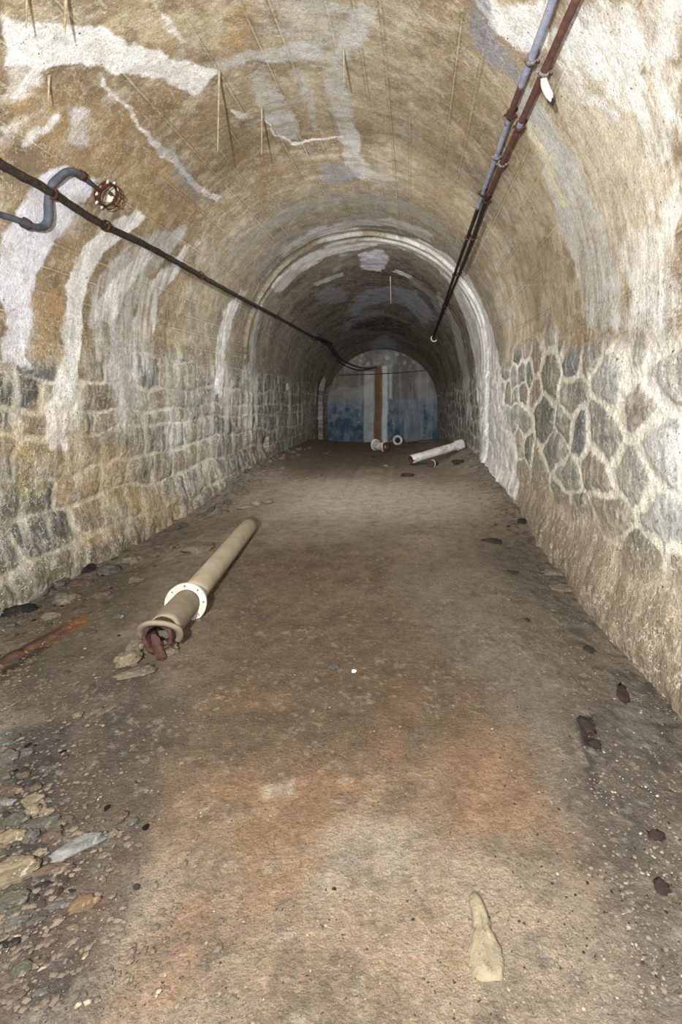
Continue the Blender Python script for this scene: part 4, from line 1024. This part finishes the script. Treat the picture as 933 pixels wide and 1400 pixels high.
# pale splinters of stone on the left heap
for (x0, y0, x1, y1, wd_, lab) in ((400, 659, 440, 650, .07, 'long pale stone splinter lying across the far path'), (325, 698, 352, 690, .07, 'pale flat stone splinter by the far end of long pipe'), (362, 690, 376, 686, .06, 'short pale stone splinter right of another near the long pipe')):
    A_ = Vector(on_floor(x0, y0)); B_ = Vector(on_floor(x1, y1)); c_ = (A_+B_)/2; L = (B_-A_).length/2
    vf = rock_vf(L, wd_, .035, int(x0), 6, .25)
    o = mesh_obj('stone_splinter', *vf, RM['tan'], None, loc=(c_.x, c_.y, gz(c_.x, c_.y)+.01)); o.rotation_euler = (0, 0, math.atan2(B_.y-A_.y, B_.x-A_.x))
    tagset(o, lab, 'stone', 'stone splinters on the left heap')
# rubble along the foot of each wall: shared looks
rg = random.Random(11)
protos = {}
for kd in ('mud', 'grey', 'tan', 'brown', 'dark'):
    protos[kd] = []
    for s in range(3):
        V, Fc = rock_vf(1, rg.uniform(.6, .9), rg.uniform(.35, .6), rg.randrange(999), 6, .2, 2)
        me = bpy.data.meshes.new('stone'); me.from_pydata([tuple(v) for v in V], [], Fc); me.materials.append(RM[kd]); me.polygons.foreach_set('use_smooth', [True]*len(Fc)); protos[kd].append(me)
def scatter(n, fn, kinds, label, group, s0, s1):
    for _ in range(n):
        X_, Y_ = fn(); kd = rg.choice(kinds); s = rg.uniform(s0, s1)**1.0
        o = bpy.data.objects.new('stone', rg.choice(protos[kd])); COL.objects.link(o)
        o.location = (X_, Y_, gz(X_, Y_)+s*.12); o.scale = (s, s, s); o.rotation_euler = (rg.uniform(-.2, .2), rg.uniform(-.2, .2), rg.uniform(0, 6.28))
        tagset(o, label, 'stone', group)
def leftfoot():
    Y_ = rg.uniform(6.5, 15); xl = float(prof(Y_)[0]-prof(Y_)[1]); return xl+.15+abs(rg.gauss(0, .35)), Y_
def rightfoot():
    Y_ = rg.uniform(4, 15); xr = float(prof(Y_)[0]+prof(Y_)[1]); return xr-.12-abs(rg.gauss(0, .22)), Y_
def leftnear():
    Y_ = rg.uniform(1.5, 2.3); return -.84*Y_+abs(rg.gauss(0, .28)), Y_
def leftmid():
    Y_ = rg.uniform(2.6, 5.8); return max(-3.2, -.8*Y_)+rg.uniform(0, .9), Y_
scatter(80, leftfoot, ['mud', 'mud', 'tan', 'grey'], 'muddy stone of the rubble along the foot of left wall', 'rubble along the foot of left wall', .03, .10)
scatter(30, rightfoot, ['mud', 'grey', 'mud'], 'small stone of the crumbs along the foot of right wall', 'crumbs along the foot of right wall', .012, .035)
scatter(60, leftnear, ['grey', 'brown', 'dark', 'mud'], 'small pebble in the dark gravel at lower left', 'pebbles in the dark gravel at lower left', .007, .018)
scatter(60, leftmid, ['mud', 'brown', 'grey', 'dark'], 'small stone on the dark damp ground beside the long pipe', 'small stones on the damp ground left of the pipe', .012, .035)

# the pale clay lump at lower right
def lump_vf():
    # cross sections along its length (metres from the fat end): half width, height, sideways shift
    secs = [(0, .026, .003, .004), (.008, .037, .008, .002), (.025, .044, .014, 0), (.045, .047, .018, -.002), (.075, .044, .022, .0), (.10, .033, .030, .002), (.125, .024, .022, .004), (.15, .026, .024, .005), (.18, .025, .024, .004), (.205, .022, .022, .002), (.225, .016, .016, .0), (.238, .006, .006, 0)]
    V, Fc = [], []; sg = 28; ss = []
    for i in range(len(secs)-1):
        for k in range(4):
            t = k/4; ss.append([secs[i][j]*(1-t)+secs[i+1][j]*t for j in range(4)])
    ss.append(list(secs[-1]))
    for l, w_, h_, s_ in ss:
        for k in range(sg):
            an = 2*math.pi*k/sg; cx_, cz = math.cos(an), math.sin(an)
            q = 1+.16*mnoise.fractal(Vector((cx_*1.4, cz*1.4, l*28)), 1, 2, 4)+.05*mnoise.noise(Vector((cx_*5, cz*5, l*150)))
            fold = .20*math.exp(-((cx_-.45+l*1.5)/.13)**2)*(1 if l < .16 else 0)+.16*math.exp(-((cx_+.55-l*2.2)/.12)**2)*(1 if l < .13 else 0)
            if cz > 0: q *= 1-fold-.16*math.exp(-((cx_-.25)/.16)**2)*(1 if .02 < l < .17 else 0) - .10*math.exp(-((cx_+.4)/.12)**2)*(1 if l > .09 else 0)
            V.append(Vector((s_+w_*cx_*q, l, h_*(cz if cz > 0 else cz*.25)*q)))
    m = len(ss)
    for i in range(m-1):
        for k in range(sg): Fc.append((i*sg+k, i*sg+(k+1) % sg, (i+1)*sg+(k+1) % sg, (i+1)*sg+k))
    Fc += [tuple(range(sg))[::-1], tuple(range((m-1)*sg, m*sg))]
    return V, Fc
X_, Y_, Z_ = on_floor(671, 1344)
M_clay = obj_mat('dried pale clay', (138, 127, 104), (118, 108, 88), 22, (88, 82, 64), .61, rough=.9, bump=.8, bscale=70)
o = mesh_obj('clay_lump', *lump_vf(), M_clay, None, loc=(X_, Y_, Z_)); o.rotation_euler = (0, 0, .05)
tagset(o, 'pale clay-coated elongated lump on the path at lower right', 'clay lump')

# scraps of dark bark and wood, right side
G4 = 'dark scraps of rotten wood on the right'
M_wood = obj_mat('rotten dark wood', (58, 42, 38), (40, 32, 30), 20, (92, 70, 60), .62, rough=.9, bump=1.0, bscale=80)
def scrap(px, py, wpx_, hpx, rot, label, seed, long=False):
    X_, Y_, Z_ = on_floor(px, py); sx = wpx_/2*Y_/F; sy = max(hpx*Y_*Y_/(F*CAMZ)/2, sx*.3)
    if Y_ > 4: sy = min(sy, sx)
    V, Fc = rock_vf(sx, sy, min(sx, sy)*.32, seed, 9, .42, 3, .2, 3.2)
    o = mesh_obj('wood_scrap', V, Fc, M_wood, None, loc=(X_, Y_, Z_+min(sx, sy)*.12)); o.rotation_euler = (0, 0, rot); tagset(o, label, 'wood scrap', G4)
scrap(851, 948, 15, 30, -.35, 'upright oblong dark wood scrap below the foot of right wall', 301)
scrap(801, 992, 18, 28, .1, 'ragged dark wood scrap at the top of the dark streak', 302)
scrap(814, 1018, 18, 12, -.5, 'small dark wood scrap just below the ragged one', 303)
scrap(906, 1212, 20, 28, -.4, 'brown oblong wood scrap near right edge', 304)
scrap(898, 1147, 26, 18, .1, 'ragged dark wood scrap above the brown oblong one near right edge', 305)
scrap(804, 889, 18, 8, .1, 'small dark wood scrap, topmost on the right of the path', 306)
scrap(721, 848, 7, 6, .0, 'tiny dark wood fleck right of the middle of the path', 307)
scrap(672, 741, 30, 5, .1, 'thin dark wood flake lying across the far right of path', 308)
scrap(678, 718, 6, 4, 0, 'tiny dark wood flake above the thin one, left of its twin', 309)
scrap(695, 720, 6, 4, 0, 'tiny dark wood flake above the thin one, right of its twin', 310)
scrap(700, 783, 22, 4, -.1, 'flat dark wood flake below the thin one at far right', 311)
scrap(559, 651, 20, 4, -.4, 'dark wood stick on the path before the white pipe', 312)
scrap(628, 633, 22, 6, .1, 'dark crumbling scrap under the socket of the white pipe', 313)
scrap(905, 904, 18, 5, -.4, 'dark wood flake against the foot of right wall', 314)
scrap(511, 625, 7, 5, 0, 'rusty dark flake below the pipe elbow', 315)
scrap(457, 1217, 6, 5, .2, 'tiny dark flake on the near middle of the path', 316)
# white chip
X_, Y_, Z_ = on_floor(484, 921)
o = mesh_obj('plaster_chip', *rock_vf(.017, .016, .007, 77, 5, .2, 2), obj_mat('white plaster', (238, 236, 230), (222, 218, 208), 20), None, loc=(X_, Y_, Z_+.009)); tagset(o, 'bright white plaster chip alone in the middle of the path', 'chip')

# fine gravel: nobody could count it
def gravel(name, n, fn, mat, label, s0, s1, seed):
    rgg = random.Random(seed); V, Fc = [], []
    ico = [(0, 0, 1), (.89, 0, .45), (.28, .85, .45), (-.72, .53, .45), (-.72, -.53, .45), (.28, -.85, .45), (0, 0, -.6)]
    ff = [(0, 1, 2), (0, 2, 3), (0, 3, 4), (0, 4, 5), (0, 5, 1), (6, 2, 1), (6, 3, 2), (6, 4, 3), (6, 5, 4), (6, 1, 5)]
    XY = [fn(rgg) for _ in range(n)]
    H = ground(np.array([p[0] for p in XY]), np.array([p[1] for p in XY]))
    for (X_, Y_), hh in zip(XY, H):
        s = s0+(s1-s0)*rgg.random()**3; a = rgg.uniform(0, 6.28); sq = rgg.uniform(.5, 1); fl = rgg.uniform(.3, .7); b = len(V)
        for (i, j, k) in ico:
            i *= rgg.uniform(.75, 1.2); j *= sq*rgg.uniform(.75, 1.2)
            V.append((X_+s*(i*math.cos(a)-j*math.sin(a)), Y_+s*(i*math.sin(a)+j*math.cos(a)), hh+s*k*fl+.001))
        Fc += [tuple(q+b for q in f) for f in ff]
    tagset(mesh_obj(name, V, Fc, mat, None, smooth=False), label, 'gravel', None, 'stuff')
def g_left(r):
    Y_ = math.exp(r.uniform(math.log(1.25), math.log(9))); return max(-.82*Y_, -3.2)+abs(r.gauss(0, .33))*min(1.6, .5+Y_*.25), Y_
def g_right(r):
    Y_ = math.exp(r.uniform(math.log(1.25), math.log(12))); return min(.56*Y_, 1.46)-abs(r.gauss(0, .33))*min(1.3, .5+Y_*.2), Y_
def g_mid(r):
    Y_ = math.exp(r.uniform(math.log(1.2), math.log(14))); return r.uniform(max(-.7*Y_, -2.4), min(.5*Y_, 1.3)), Y_
gravel('gravel', 5200, g_left, obj_mat('left gravel', (104, 92, 76), (76, 68, 60), 5, (140, 128, 106), .6), 'loose dark gravel strewn along the left side', .003, .017, 1)
gravel('gravel', 4200, g_right, obj_mat('right gravel', (126, 114, 98), (92, 82, 72), 5, (168, 158, 142), .58), 'loose grey gravel strewn along the right side', .0025, .011, 2)
gravel('crumbs', 1100, lambda r: (lambda Y_: (min(.56*Y_, 1.46)-abs(r.gauss(0.05, .38))*min(1.3, .5+Y_*.2), Y_))(math.exp(r.uniform(math.log(1.3), math.log(9)))), M_wood, 'dark rotten crumbs speckling the ground along right side', .0015, .008, 5)
gravel('grit', 2600, g_mid, obj_mat('path grit', (150, 130, 104), (112, 94, 74), 5, (182, 166, 140), .58), 'fine grit scattered over the trodden middle path', .0018, .0065, 3)
